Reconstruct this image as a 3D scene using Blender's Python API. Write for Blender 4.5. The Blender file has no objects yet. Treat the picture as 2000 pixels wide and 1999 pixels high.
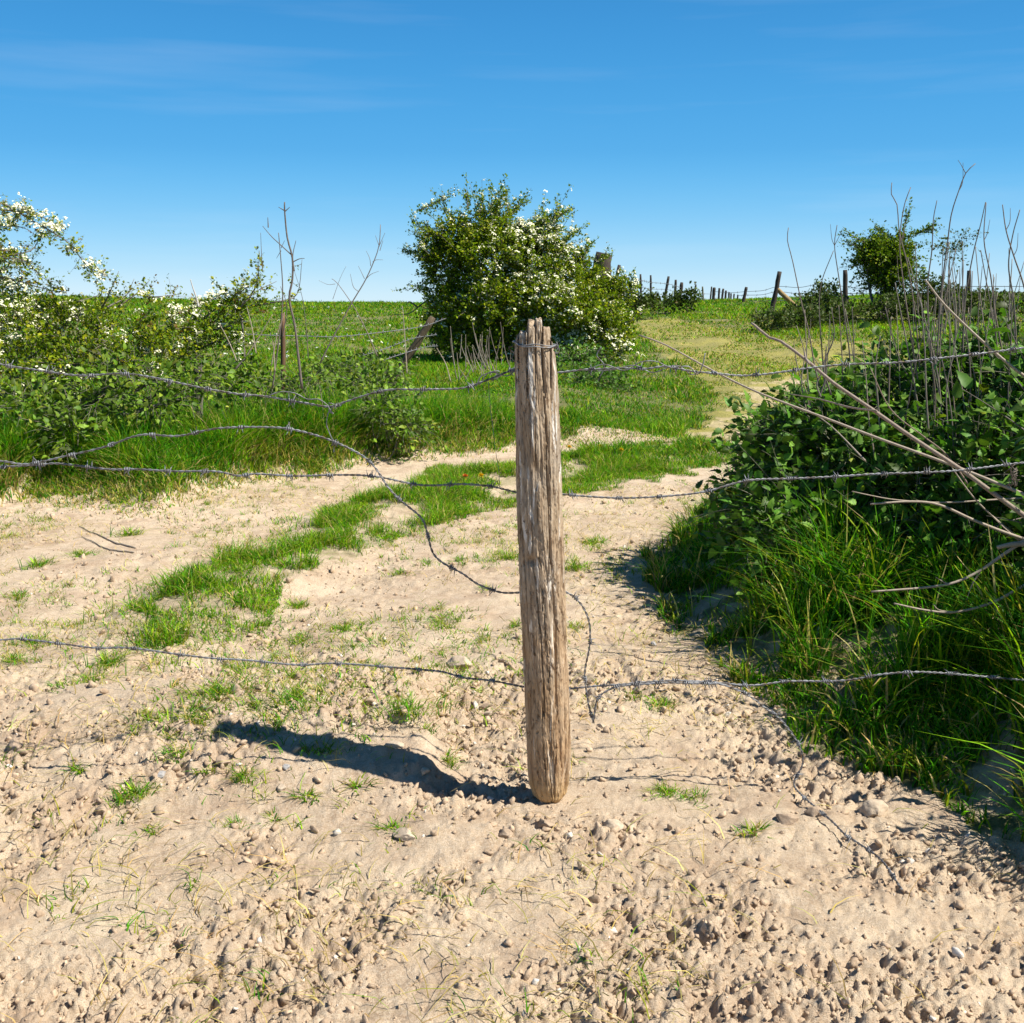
import bpy, math, numpy as np
from mathutils import Vector, Matrix
C = bpy.context.scene
R = np.random.default_rng(7)
rad = math.radians
# ------------------------------------------------------------------ camera, sky, sun, exposure
CAM_Z, PITCH, FPX = 1.35, rad(10.68), 2144.0          # FPX: focal length in pixels of the 2000 px wide photograph
cam = bpy.data.cameras.new('camera'); camo = bpy.data.objects.new('camera', cam)
C.collection.objects.link(camo); C.camera = camo
cam.sensor_width = 36; cam.lens = 36*FPX/2000; cam.clip_start = .05; cam.clip_end = 3000
camo.location = (0, 0, CAM_Z); camo.rotation_euler = (math.pi/2-PITCH, 0, 0)
SUN = Vector((.955*math.cos(rad(51)), -.297*math.cos(rad(51)), math.sin(rad(51))))
W = bpy.data.worlds.new('World'); C.world = W; W.use_nodes = True
nt = W.node_tree; sky = nt.nodes.new('ShaderNodeTexSky'); sky.sky_type = 'NISHITA'
sky.sun_disc = False; sky.sun_elevation = rad(51); sky.sun_rotation = math.atan2(SUN.x, SUN.y)
sky.air_density = 1.0; sky.dust_density = .0; sky.ozone_density = 3.5; sky.altitude = 600
bg = nt.nodes['Background']; bg.inputs[1].default_value = .075
hs = nt.nodes.new('ShaderNodeHueSaturation'); hs.inputs['Saturation'].default_value = 1.25
nt.links.new(sky.outputs[0], hs.inputs['Color'])
tcw = nt.nodes.new('ShaderNodeTexCoord'); sxw = nt.nodes.new('ShaderNodeSeparateXYZ'); nt.links.new(tcw.outputs['Generated'], sxw.inputs[0])
rw = nt.nodes.new('ShaderNodeValToRGB'); nt.links.new(sxw.outputs[2], rw.inputs[0]); ew = rw.color_ramp.elements      # colour of the clear sky by elevation
for pos, cc in ((0, (.38, .51, .61)), (.03, (.25, .44, .59)), (.075, (.11, .34, .56)), (.13, (.04, .25, .51)), (.28, (.018, .15, .38)), (.5, (.012, .07, .19)), (1, (.008, .03, .09))):
    e_ = ew[0] if pos == 0 else (ew[len(ew)-1] if pos == 1 else ew.new(pos)); e_.position = pos; e_.color = (*cc, 1)
rw.color_ramp.interpolation = 'B_SPLINE'
ns_ = nt.nodes.new('ShaderNodeMapping'); ns_.inputs['Scale'].default_value = (1.2, 1.2, 16); nt.links.new(tcw.outputs['Generated'], ns_.inputs[0])
nz = nt.nodes.new('ShaderNodeTexNoise'); nz.inputs['Scale'].default_value = 2.2; nz.inputs['Detail'].default_value = 5; nt.links.new(ns_.outputs[0], nz.inputs['Vector'])
cr = nt.nodes.new('ShaderNodeValToRGB'); nt.links.new(nz.outputs['Fac'], cr.inputs[0]); cr.color_ramp.elements[0].position = .5; cr.color_ramp.elements[1].position = .8
cr.color_ramp.elements[1].color = (.12, .12, .12, 1)
mc = nt.nodes.new('ShaderNodeMix'); mc.data_type = 'RGBA'; nt.links.new(cr.outputs[0], mc.inputs[0]); vm = nt.nodes.new('ShaderNodeVectorMath'); vm.operation = 'SCALE'; vm.inputs['Scale'].default_value = 1/.075; nt.links.new(rw.outputs[0], vm.inputs[0]); nt.links.new(vm.outputs[0], mc.inputs[6]); mc.inputs[7].default_value = (.52/.075, .56/.075, .62/.075, 1)
mw = nt.nodes.new('ShaderNodeMix'); mw.data_type = 'RGBA'; mw.inputs[0].default_value = .85; nt.links.new(hs.outputs[0], mw.inputs[6]); nt.links.new(mc.outputs[2], mw.inputs[7]); nt.links.new(mw.outputs[2], bg.inputs[0])
sl = bpy.data.lights.new('sun', 'SUN'); sl.energy = 5.0; sl.angle = rad(.5); sl.color = (1, .95, .85)
so = bpy.data.objects.new('sun', sl); C.collection.objects.link(so)
so.rotation_euler = (-SUN).to_track_quat('-Z', 'Y').to_euler()
C.view_settings.view_transform = 'Standard'; C.view_settings.look = 'None'
C.view_settings.exposure = .78; C.view_settings.gamma = 1
C.render.engine = 'CYCLES'; C.cycles.use_denoising = True
try: C.cycles.denoiser = 'OPENIMAGEDENOISE'
except Exception: pass
C.cycles.max_bounces = 6; C.cycles.transparent_max_bounces = 6
C.cycles.diffuse_bounces = 3; C.cycles.transmission_bounces = 3; C.cycles.glossy_bounces = 2

# ------------------------------------------------------------------ numpy helpers
def _hash(ix, iy, s):
    with np.errstate(over='ignore'):
        h = (ix.astype(np.int64)*374761393 + iy.astype(np.int64)*668265263 + s*974711) & 0xffffffff
        h = ((h ^ (h >> 13))*1274126177) & 0xffffffff
        h = ((h ^ (h >> 16))*2246822519) & 0xffffffff
    return ((h ^ (h >> 15)) & 0xffffff)/float(0xffffff)
def vnoise(x, y, s=0):
    x = np.asarray(x, float); y = np.asarray(y, float)
    ix = np.floor(x); iy = np.floor(y); fx = x-ix; fy = y-iy
    ix = ix.astype(np.int64); iy = iy.astype(np.int64)
    ux = fx*fx*fx*(fx*(fx*6-15)+10); uy = fy*fy*fy*(fy*(fy*6-15)+10)
    a = _hash(ix, iy, s); b = _hash(ix+1, iy, s); c = _hash(ix, iy+1, s); d = _hash(ix+1, iy+1, s)
    return (a*(1-ux)+b*ux)*(1-uy)+(c*(1-ux)+d*ux)*uy*1.0 - .5
def fbm(x, y, freq, octv=3, s=0, gain=.5):
    t = 0; a = 1
    for k in range(octv):
        ca, sa = math.cos(k*1.1+.4), math.sin(k*1.1+.4)
        t = t + a*vnoise((x*ca-y*sa)*freq, (x*sa+y*ca)*freq, s+k*17); a *= gain; freq *= 2.07
    return t
def worley(x, y, freq, s=0):
    x = np.asarray(x)*freq; y = np.asarray(y)*freq
    ix = np.floor(x).astype(np.int64); iy = np.floor(y).astype(np.int64); best = np.full(x.shape, 9.); cid = np.zeros(x.shape)
    for dx in (-1, 0, 1):
        for dy in (-1, 0, 1):
            jx = ix+dx; jy = iy+dy
            d = (jx+_hash(jx, jy, s)-x)**2+(jy+_hash(jx, jy, s+5)-y)**2
            m = d < best; best = np.where(m, d, best); cid = np.where(m, _hash(jx, jy, s+9), cid)
    return np.sqrt(best), cid
def sstep(a, b, x):
    t = np.clip((np.asarray(x, float)-a)/(b-a), 0, 1); return t*t*(3-2*t)
def inpoly(px, py, poly):
    px = np.asarray(px); py = np.asarray(py); r = np.zeros(px.shape, bool); n = len(poly)
    for i in range(n):
        x1, y1 = poly[i]; x2, y2 = poly[(i+1) % n]
        if y1 == y2: continue
        c = ((y1 > py) != (y2 > py)) & (px < (x2-x1)*(py-y1)/(y2-y1)+x1)
        r ^= c
    return r
# ------------------------------------------------------------------ lines of sight (used to measure where things stand)
cp, sp = math.cos(PITCH), math.sin(PITCH)
def ray(u, v):
    a = (u-1000)/FPX; b = -(v-999.5)/FPX
    return np.array([a, cp+b*sp, -sp+b*cp])
def P(u, v, Y):
    d = ray(u, v); return np.array([0, 0, CAM_Z])+d*(Y/d[1])
def macro(x, y):
    x = np.asarray(x, float); y = np.asarray(y, float)
    side = np.abs(x+2)/np.maximum(np.abs(y), 8.)
    z = 1.36*sstep(5, 52, y)*(1+.28*sstep(.08, .5, side)) + .12*np.clip((y-30)/40, 0, 1)*sstep(-5, 25, x)
    return z - 3.*sstep(62, 260, y)
def G(u, v, f=None):
    f = f or macro; d = ray(u, v); t = .8; o = np.array([0, 0, CAM_Z])
    while t < 90:
        q = o+d*t
        if q[2] <= float(f(q[0], q[1])): break
        t *= 1.006
    lo, hi = t/1.006, t
    for _ in range(12):
        m = (lo+hi)/2; q = o+d*m
        if q[2] <= float(f(q[0], q[1])): hi = m
        else: lo = m
    return o+d*hi
def gpoly(pts): return [tuple(G(u, v)[:2]) for u, v in pts]

BARE = gpoly([(0, 985), (62, 968), (186, 983), (310, 994), (414, 963), (497, 937), (642, 921), (745, 900), (880, 890), (1000, 878), (1098, 865),
   (1240, 850), (1335, 843), (1400, 825), (1440, 790), (1470, 750), (1540, 735), (1580, 745), (1510, 800), (1470, 880), (1440, 920), (1430, 960), (1370, 1010),
   (1290, 1070), (1250, 1130), (1290, 1200), (1350, 1250), (1420, 1310), (1530, 1400), (1560, 1450), (1680, 1480), (1800, 1530), (1880, 1610), (2000, 1660)])
BARE = BARE + [(1.25, 2.3), (1.5, 1.5), (2.2, .3), (2.4, -3), (-9, -3), (-9, 6.6), (-5, 7.1)]
RIDGE = gpoly([(255, 1275), (290, 1190), (435, 1095), (520, 1115), (640, 1010), (770, 965), (850, 915), (994, 915), (1098, 888), (1345, 866), (1440, 880),
   (1410, 915), (1240, 940), (1098, 975), (880, 1005), (770, 1055), (650, 1112), (560, 1145), (500, 1240), (395, 1245), (340, 1275)])
PATH = gpoly([(1235, 628), (1300, 622), (1400, 638), (1500, 660), (1720, 668), (1790, 700), (1560, 740), (1500, 800), (1450, 870), (1335, 850), (1400, 790), (1350, 730), (1290, 690), (1250, 660)])
EDGE = gpoly([(-300, 1000), (0, 985), (62, 968), (186, 983), (310, 994), (414, 963), (497, 937), (642, 921), (745, 900), (880, 890), (1098, 868)])
ridge_line = np.array(gpoly([(300, 1240), (440, 1150), (560, 1110), (700, 1010), (860, 960), (1000, 930), (1200, 905), (1400, 890)]))
RE = np.array(gpoly([(1475, 880), (1440, 920), (1430, 960), (1370, 1010), (1290, 1070), (1250, 1130), (1290, 1200), (1350, 1250), (1420, 1310), (1530, 1400), (1680, 1480), (1880, 1610)]))[::-1]
def redge(y): return np.interp(y, RE[:, 1], RE[:, 0])
mound_c = G(600, 1440); post_g = G(1070, 1562)
def seg_dist(x, y, line):
    best = np.full(np.shape(x), 1e9)
    for (x1, y1), (x2, y2) in zip(line[:-1], line[1:]):
        dx, dy = x2-x1, y2-y1; t = np.clip(((x-x1)*dx+(y-y1)*dy)/(dx*dx+dy*dy), 0, 1)
        best = np.minimum(best, np.hypot(x-x1-t*dx, y-y1-t*dy))
    return best
edge = np.array(EDGE); eo = np.argsort(edge[:, 0])
def masks(x, y):
    r = np.hypot(x, y); wx = x+fbm(x, y, 5, 3, 3)*.03*np.minimum(r, 30)**.8; wy = y+fbm(x, y, 5, 3, 8)*.06*np.minimum(r, 30)**.9
    bare = inpoly(wx, wy, BARE); ridge = inpoly(wx, wy, RIDGE); path = inpoly(wx, wy, PATH)
    grass = ~bare | ridge
    return grass, ridge, path
def relief(x, y):
    x = np.asarray(x, float); y = np.asarray(y, float)
    z = macro(x, y)
    rd = seg_dist(x, y, ridge_line); z = z+.055*np.exp(-(rd/.3)**2)
    ye = np.interp(x, edge[eo, 0], edge[eo, 1]); k = sstep(-.25, .5, y-ye)*(1-sstep(.6, 1.6, x)); z = z+.16*k*(1-sstep(12, 20, y))
    z = z+.24*sstep(.02, .7, x-redge(y))*(1-sstep(6.5, 9, y))*sstep(-2, 1, y)
    mx, my = mound_c[:2]; z = z+.10*sstep(.46, .32, x-mx+.05*np.sin((y-my)*7))*sstep(-1.2, -.2, x-mx)*np.exp(-((y-my-.06)/.42)**4)
    q = np.exp(-(np.hypot(x-post_g[0], y-post_g[1])/.22)**2)
    rr = np.hypot(x, y)
    for off in (-.42, .42): z = z-.02*np.exp(-((seg_dist(x-off, y+off*.4, ridge_line))/.16)**2)      # wheel ruts either side of the grass strip
    z = z+(fbm(x, y, 1.1, 2, 21)*.035+fbm(x, y, 5, 3, 31)*.02)*(1-q)*np.clip(1-rr/80, .2, 1)
    return z
def fine(x, y):
    d1, c1 = worley(x+fbm(x, y, 20, 2, 50)*.02, y+fbm(x, y, 20, 2, 51)*.02, 22, 60)
    d2, c2 = worley(x, y, 60, 61)
    zone = sstep(-.15, .25, fbm(x, y, 2.2, 2, 71)); near = sstep(5.2, 3.2, y)*.65+.35
    amp = (.22+.75*zone)*near*(1-.75*np.exp(-(np.hypot(x-post_g[0], y-post_g[1])/.16)**2))
    return amp*((.72-d1).clip(0)*(c1 > .5)*.028*c1+(.6-d2).clip(-.2)*(c2 > .3)*.011+(np.abs(fbm(x, y, 15, 2, 83, .4))-.2)*.052+(np.abs(fbm(x, y, 38, 2, 81, .5))-.2)*.036+(np.abs(vnoise(x*95, y*95, 85))-.2)*.016)-.012*amp*(1)
def height(x, y):
    return relief(x, y)+fine(x, y)
def Hs(x, y): return float(height(np.array([x]), np.array([y]))[0])

# ------------------------------------------------------------------ scene object helpers
def tag(o, label=None, cat=None, group=None, kind=None):
    if label: o['label'] = label
    if cat: o['category'] = cat
    if group: o['group'] = group
    if kind: o['kind'] = kind
    return o
def empty(name, loc, label, cat, group=None):
    o = bpy.data.objects.new(name, None); C.collection.objects.link(o); o.location = [float(a) for a in loc]
    o.empty_display_size = .1
    return tag(o, label, cat, group)
class MB:
    def __init__(s): s.v = []; s.f3 = []; s.f4 = []; s.c = []; s.n = 0
    def add(s, v, f3=None, f4=None, col=(1, 1, 1)):
        v = np.asarray(v, float).reshape(-1, 3)
        if f3 is not None and len(f3): s.f3.append(np.asarray(f3, np.int64)+s.n)
        if f4 is not None and len(f4): s.f4.append(np.asarray(f4, np.int64)+s.n)
        c = np.asarray(col, float)
        if c.ndim == 1: c = np.tile(c, (len(v), 1))
        s.v.append(v); s.c.append(c); s.n += len(v)
    def scatter(s, T, pos, rot, scale, col):
        tv, t3, t4 = T; N = len(pos)
        if N == 0: return
        sc = np.asarray(scale, float)
        if sc.ndim == 1: sc = sc[:, None]*np.ones((1, 3))
        v = np.einsum('nij,nkj->nki', rot, tv[None]*sc[:, None, :])+np.asarray(pos)[:, None, :]
        off = (np.arange(N)*len(tv))[:, None, None]
        a = (np.asarray(t3)[None]+off).reshape(-1, 3) if len(t3) else None
        b = (np.asarray(t4)[None]+off).reshape(-1, 4) if len(t4) else None
        s.add(v.reshape(-1, 3), a, b, np.repeat(np.asarray(col, float), len(tv), axis=0))
    def tube(s, pts, rads, n=6, col=(1, 1, 1), cap=True):
        p = np.asarray(pts, float); m = len(p); r = np.broadcast_to(np.asarray(rads, float), (m,))
        t = np.gradient(p, axis=0); t /= np.linalg.norm(t, axis=1)[:, None]+1e-12
        ref = np.array([0., 0, 1]) if abs(t[:, 2]).mean() < .75 else np.array([1., 0, 0])
        a = np.cross(t, ref); a /= np.linalg.norm(a, axis=1)[:, None]+1e-12; b = np.cross(a, t)
        th = np.arange(n)*2*math.pi/n
        ring = p[:, None]+r[:, None, None]*(a[:, None]*np.cos(th)[None, :, None]+b[:, None]*np.sin(th)[None, :, None])
        i = np.arange(m-1)[:, None]*n; j = np.arange(n)[None]; k = (j+1) % n
        f = np.stack([i+j, i+k, i+n+k, i+n+j], -1).reshape(-1, 4)
        v = ring.reshape(-1, 3); f3 = None
        if cap:
            v = np.vstack([v, p[0], p[-1]]); jj = np.arange(n); kk = (jj+1) % n
            f3 = np.vstack([np.stack([kk, jj, np.full(n, m*n)], -1), np.stack([(m-1)*n+jj, (m-1)*n+kk, np.full(n, m*n+1)], -1)])
        s.add(v, f3, f, col)
    def build(s, name, mat, parent=None, smooth=False):
        v = np.vstack(s.v); c = np.vstack(s.c)
        f3 = np.vstack(s.f3) if s.f3 else np.zeros((0, 3), np.int64); f4 = np.vstack(s.f4) if s.f4 else np.zeros((0, 4), np.int64)
        me = bpy.data.meshes.new(name); org = np.zeros(3)
        if parent is not None: org = np.array(parent.matrix_basis.translation) if parent.parent is None else org
        me.vertices.add(len(v)); me.vertices.foreach_set('co', (v-org).astype(np.float32).ravel())
        me.loops.add(f3.size+f4.size); me.polygons.add(len(f3)+len(f4))
        me.loops.foreach_set('vertex_index', np.concatenate([f3.ravel(), f4.ravel()]).astype(np.int32))
        st = np.concatenate([np.arange(len(f3))*3, f3.size+np.arange(len(f4))*4]).astype(np.int32)
        me.polygons.foreach_set('loop_start', st)
        me.update(calc_edges=True)
        at = me.color_attributes.new('Col', 'FLOAT_COLOR', 'POINT')
        at.data.foreach_set('color', np.hstack([c, np.ones((len(c), 1))]).astype(np.float32).ravel())
        if smooth: me.polygons.foreach_set('use_smooth', np.ones(len(me.polygons), bool))
        me.materials.append(mat); o = bpy.data.objects.new(name, me); C.collection.objects.link(o)
        if parent is not None: o.parent = parent
        return o
def copy_tree(o, parent=None):
    c = o.copy(); C.collection.objects.link(c)
    if parent is not None: c.parent = parent
    for ch in list(o.children): copy_tree(ch, c)
    return c
def spline(pts, n=24):
    p = np.asarray(pts, float); q = np.vstack([2*p[0]-p[1], p, 2*p[-1]-p[-2]]); out = []
    L = np.linalg.norm(np.diff(p, axis=0), axis=1); tot = L.sum()
    for i in range(len(p)-1):
        k = max(2, int(round(n*L[i]/tot))); t = np.linspace(0, 1, k, endpoint=False)[:, None]
        a, b, c, d = q[i:i+4]
        out.append(.5*((2*b)+(c-a)*t+(2*a-5*b+4*c-d)*t**2+(3*b-a-3*c+d)*t**3))
    return np.vstack(out+[p[-1:]])
def frames(d, n):
    d = d/(np.linalg.norm(d, axis=1)[:, None]+1e-9); x = np.cross(d, n); x /= np.linalg.norm(x, axis=1)[:, None]+1e-9
    return np.stack([x, d, np.cross(x, d)], -1)
def rdir(n, up=0., rng=R):
    d = rng.normal(size=(n, 3)); d /= np.linalg.norm(d, axis=1)[:, None]; d[:, 2] += up
    return d/(np.linalg.norm(d, axis=1)[:, None]+1e-9)

# ------------------------------------------------------------------ materials
def M(name):
    m = bpy.data.materials.new(name); m.use_nodes = True; t = m.node_tree
    return m, t, t.nodes['Principled BSDF'], t.nodes['Material Output']
def ramp(t, fac, stops, interp='LINEAR'):
    r = t.nodes.new('ShaderNodeValToRGB'); r.color_ramp.interpolation = interp; e = r.color_ramp.elements
    while len(e) < len(stops): e.new(.5)
    for k, (p, c) in enumerate(stops): e[k].position = p; e[k].color = (*c, 1) if len(c) == 3 else c
    t.links.new(fac, r.inputs[0]); return r.outputs[0]
def noise(t, vec, scale, det=4, rough=.55, dist=0):
    n = t.nodes.new('ShaderNodeTexNoise'); n.inputs['Scale'].default_value = scale; n.inputs['Detail'].default_value = det
    n.inputs['Roughness'].default_value = rough; n.inputs['Distortion'].default_value = dist
    if vec is not None: t.links.new(vec, n.inputs['Vector'])
    return n.outputs['Fac']
def mix(t, fac, a, b, mode='MIX'):
    m = t.nodes.new('ShaderNodeMix'); m.data_type = 'RGBA'; m.blend_type = mode; m.clamp_factor = True
    for sock, val in ((m.inputs[0], fac), (m.inputs[6], a), (m.inputs[7], b)):
        if hasattr(val, 'links'): t.links.new(val, sock)
        elif isinstance(val, (int, float)): sock.default_value = val
        else: sock.default_value = (*val, 1)
    return m.outputs[2]
def objc(t): return t.nodes.new('ShaderNodeTexCoord').outputs['Object']
def mapping(t, vec, sc):
    m = t.nodes.new('ShaderNodeMapping'); m.inputs['Scale'].default_value = sc; t.links.new(vec, m.inputs[0]); return m.outputs[0]
def attr(t, name='Col'):
    a = t.nodes.new('ShaderNodeAttribute'); a.attribute_name = name; return a
def bump(t, h, st, dist, p):
    b = t.nodes.new('ShaderNodeBump'); b.inputs['Strength'].default_value = st; b.inputs['Distance'].default_value = dist
    t.links.new(h, b.inputs['Height']); t.links.new(b.outputs[0], p.inputs['Normal']); return b
def leafmat(name, rough=.42, trans=.35, spec=.5, nscale=0):
    m, t, p, out = M(name); col = attr(t).outputs['Color']
    if nscale:
        f = noise(t, objc(t), nscale, 3); col = mix(t, f, mix(t, .45, col, (0, 0, 0)), mix(t, .25, col, (.3, .32, .05)))
    t.links.new(col, p.inputs['Base Color']); p.inputs['Roughness'].default_value = rough
    p.inputs['Specular IOR Level'].default_value = spec
    tr = t.nodes.new('ShaderNodeBsdfTranslucent'); t.links.new(mix(t, 1., col, (1., 1.25, .45), 'MULTIPLY'), tr.inputs[0])
    ms = t.nodes.new('ShaderNodeMixShader'); ms.inputs[0].default_value = trans
    t.links.new(p.outputs[0], ms.inputs[1]); t.links.new(tr.outputs[0], ms.inputs[2]); t.links.new(ms.outputs[0], out.inputs[0])
    return m
m_grass = leafmat('grass_blade', .6, .42, .12)
m_leaf = leafmat('hawthorn_leaf', .55, .35, .18)
m_bram = leafmat('bramble_leaf', .5, .3, .22, 45)
def m_blossom_():
    m, t, p, o = M('blossom'); t.links.new(attr(t).outputs['Color'], p.inputs['Base Color']); p.inputs['Roughness'].default_value = .7; return m
m_blos = m_blossom_()
def m_bark_():
    m, t, p, o = M('dry_bark'); v = mapping(t, objc(t), (1, 1, .35)); f = noise(t, v, 90, 4)
    c = mix(t, f, mix(t, .5, attr(t).outputs['Color'], (0, 0, 0)), mix(t, .3, attr(t).outputs['Color'], (.6, .55, .48)))
    t.links.new(c, p.inputs['Base Color']); p.inputs['Roughness'].default_value = .8; bump(t, f, .5, .002, p); return m
m_bark = m_bark_()
def m_wire_():
    m, t, p, o = M('galvanised_wire'); f = noise(t, objc(t), 60, 4)
    t.links.new(ramp(t, f, [(.35, (.10, .075, .055)), (.47, (.17, .17, .18)), (.7, (.30, .31, .33))]), p.inputs['Base Color'])
    p.inputs['Metallic'].default_value = .45; p.inputs['Roughness'].default_value = .55; return m
m_wire = m_wire_()
def m_ground_():
    m, t, p, o = M('chalky_soil'); oc = objc(t)
    big = noise(t, oc, 1.6, 5); mid = noise(t, oc, 14, 6, .65); fin = noise(t, oc, 120, 5, .7); micro = noise(t, oc, 420, 3, .7)
    soil = ramp(t, mid, [(.28, (.33, .225, .145)), (.5, (.52, .385, .262)), (.72, (.66, .52, .375))])
    soil = mix(t, ramp(t, big, [(.4, (0, 0, 0)), (.62, (1, 1, 1))]), soil, mix(t, .5, soil, (.70, .56, .40)))
    soil = mix(t, ramp(t, fin, [(.42, (0, 0, 0)), (.68, (1, 1, 1))]), soil, mix(t, .55, soil, (.74, .64, .50)))
    soil = mix(t, ramp(t, micro, [(.36, (.6, .6, .6)), (.5, (0, 0, 0))]), soil, (.22, .15, .10))
    soil = mix(t, ramp(t, noise(t, oc, 4.5, 5, .6), [(.5, (0, 0, 0)), (.68, (.55, .55, .55))]), soil, (.40, .27, .18))
    a = attr(t); s = t.nodes.new('ShaderNodeSeparateColor'); t.links.new(a.outputs['Color'], s.inputs[0])
    turf = ramp(t, fin, [(.3, (.045, .06, .014)), (.5, (.10, .12, .028)), (.72, (.21, .19, .07))])
    dry = ramp(t, fin, [(.3, (.17, .16, .03)), (.5, (.30, .27, .07)), (.72, (.46, .39, .17))])
    c = mix(t, s.outputs[0], soil, turf); c = mix(t, s.outputs[1], c, dry)
    t.links.new(c, p.inputs['Base Color']); p.inputs['Roughness'].default_value = .95; p.inputs['Specular IOR Level'].default_value = .15
    ad = t.nodes.new('ShaderNodeMath'); ad.operation = 'ADD'; t.links.new(fin, ad.inputs[0]); t.links.new(micro, ad.inputs[1])
    bump(t, ad.outputs[0], .9, .006, p); return m
m_ground = m_ground_()
def m_stone_():
    m, t, p, o = M('chalk_stone'); oc = objc(t); f = noise(t, oc, 30, 6, .65); g = noise(t, oc, 160, 4, .7)
    c = mix(t, 1., ramp(t, f, [(.3, (.6, .55, .5)), (.55, (.92, .88, .83)), (.75, (1.15, 1.12, 1.08))]), attr(t).outputs['Color'], 'MULTIPLY')
    t.links.new(c, p.inputs['Base Color']); p.inputs['Roughness'].default_value = .9; bump(t, g, .8, .004, p); return m
m_stone = m_stone_()
def m_post_():
    m, t, p, o = M('weathered_post_wood'); oc = objc(t)
    v = mapping(t, oc, (1, 1, .05)); n1 = noise(t, v, 130, 6, .6, .6); v2 = mapping(t, oc, (1, 1, .16)); n2 = noise(t, v2, 42, 5, .6, 1.2)
    n3 = noise(t, oc, 9, 4); n4 = noise(t, mapping(t, oc, (1, 1, .12)), 55, 4, .6, .5)
    c = ramp(t, n1, [(.26, (.12, .075, .042)), (.40, (.30, .215, .14)), (.55, (.43, .335, .235)), (.76, (.54, .46, .36))])
    c = mix(t, ramp(t, n2, [(.36, (.6, .6, .6)), (.50, (0, 0, 0))]), c, (.19, .13, .075))
    c = mix(t, ramp(t, n3, [(.45, (0, 0, 0)), (.65, (.6, .6, .6))]), c, (.36, .32, .27))
    c = mix(t, ramp(t, n4, [(.58, (0, 0, 0)), (.64, (.9, .9, .9))]), c, (.70, .67, .62))
    n5 = noise(t, mapping(t, oc, (1, 1, .45)), 60, 5, .7, .8); c = mix(t, ramp(t, n5, [(.36, (.85, .85, .85)), (.44, (0, 0, 0))]), c, (.13, .08, .045))
    s = t.nodes.new('ShaderNodeSeparateXYZ'); t.links.new(oc, s.inputs[0])
    c = mix(t, ramp(t, s.outputs[2], [(.25, (.5, .5, .5)), (.85, (.05, .05, .05))]), c, mix(t, 1., c, (1.25, .95, .62), 'MULTIPLY'))
    c = mix(t, ramp(t, s.outputs[2], [(.02, (1, 1, 1)), (.09, (0, 0, 0))]), c, (.50, .33, .16))
    t.links.new(c, p.inputs['Base Color']); p.inputs['Roughness'].default_value = .85; p.inputs['Specular IOR Level'].default_value = .25
    bump(t, n1, .9, .006, p); return m
m_post = m_post_()
def m_oldwood_():
    m, t, p, o = M('grey_fence_wood'); n1 = noise(t, mapping(t, objc(t), (1, 1, .08)), 60, 5, .6, .4)
    c = ramp(t, n1, [(.3, (.45, .42, .4)), (.6, (1, 1, 1)), (.8, (1.5, 1.45, 1.4))]); c = mix(t, 1., c, attr(t).outputs['Color'], 'MULTIPLY')
    t.links.new(c, p.inputs['Base Color']); p.inputs['Roughness'].default_value = .85; bump(t, n1, .6, .01, p); return m
m_old = m_oldwood_()

# ------------------------------------------------------------------ ground: one sheet, fine in front of the camera and coarse away from it
def build_ground():
    th = np.concatenate([np.linspace(-rad(48), rad(48), 1150), np.linspace(rad(48), rad(312), 150)[1:-1]])
    r = [0.]; x = .55
    while x < 900:
        r.append(x); x *= 1.0032 if x < 9 else (1.008 if x < 20 else (1.02 if x < 80 else 1.06))
    r = np.array(r[1:]); A, B = len(th), len(r)
    X = np.outer(r, np.sin(th)); Y = np.outer(r, np.cos(th))
    x, y = X.ravel(), Y.ravel(); z = relief(x, y); rr = np.hypot(x, y); nr = (rr < 22) & (y > 0)
    z[nr] += fine(x[nr], y[nr])
    far = rr > 12; z[far] += fbm(x[far], y[far], .7, 2, 5)*.06
    g, ri, pa = masks(x, y)
    col = np.zeros((len(x), 3))
    wear = sstep(-.05, .3, fbm(x, y, 2.5, 3, 91))
    col[:, 0] = np.where(g, np.where(ri, .45, .85), .0)
    near = np.clip(1-rr/9, 0, 1)
    col[:, 1] = np.where(pa, .5+.5*wear, 0)
    # scuffed turf edge: worn patches inside grass
    col[:, 0] *= np.where(g & (rr < 10), .3+.7*sstep(-.15, .15, fbm(x, y, 14, 3, 44)), 1)
    v = np.vstack([np.stack([x, y, z], -1), [[0, 0, float(relief(np.array([0.]), np.array([0.]))[0])]]])
    col = np.vstack([col, [[0, 0, 0]]])
    i = np.arange(B-1)[:, None]*A; j = np.arange(A)[None]; k = (j+1) % A
    f = np.stack([i+j, i+A+j, i+A+k, i+k], -1).reshape(-1, 4)
    jj = np.arange(A); f3 = np.stack([jj, (jj+1) % A, np.full(A, A*B)], -1)
    b = MB(); b.add(v, f3, f, col); o = b.build('ground', m_ground)
    tag(o, 'pale chalky bare earth track running up into a grassy field', kind='structure')
build_ground()

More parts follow.
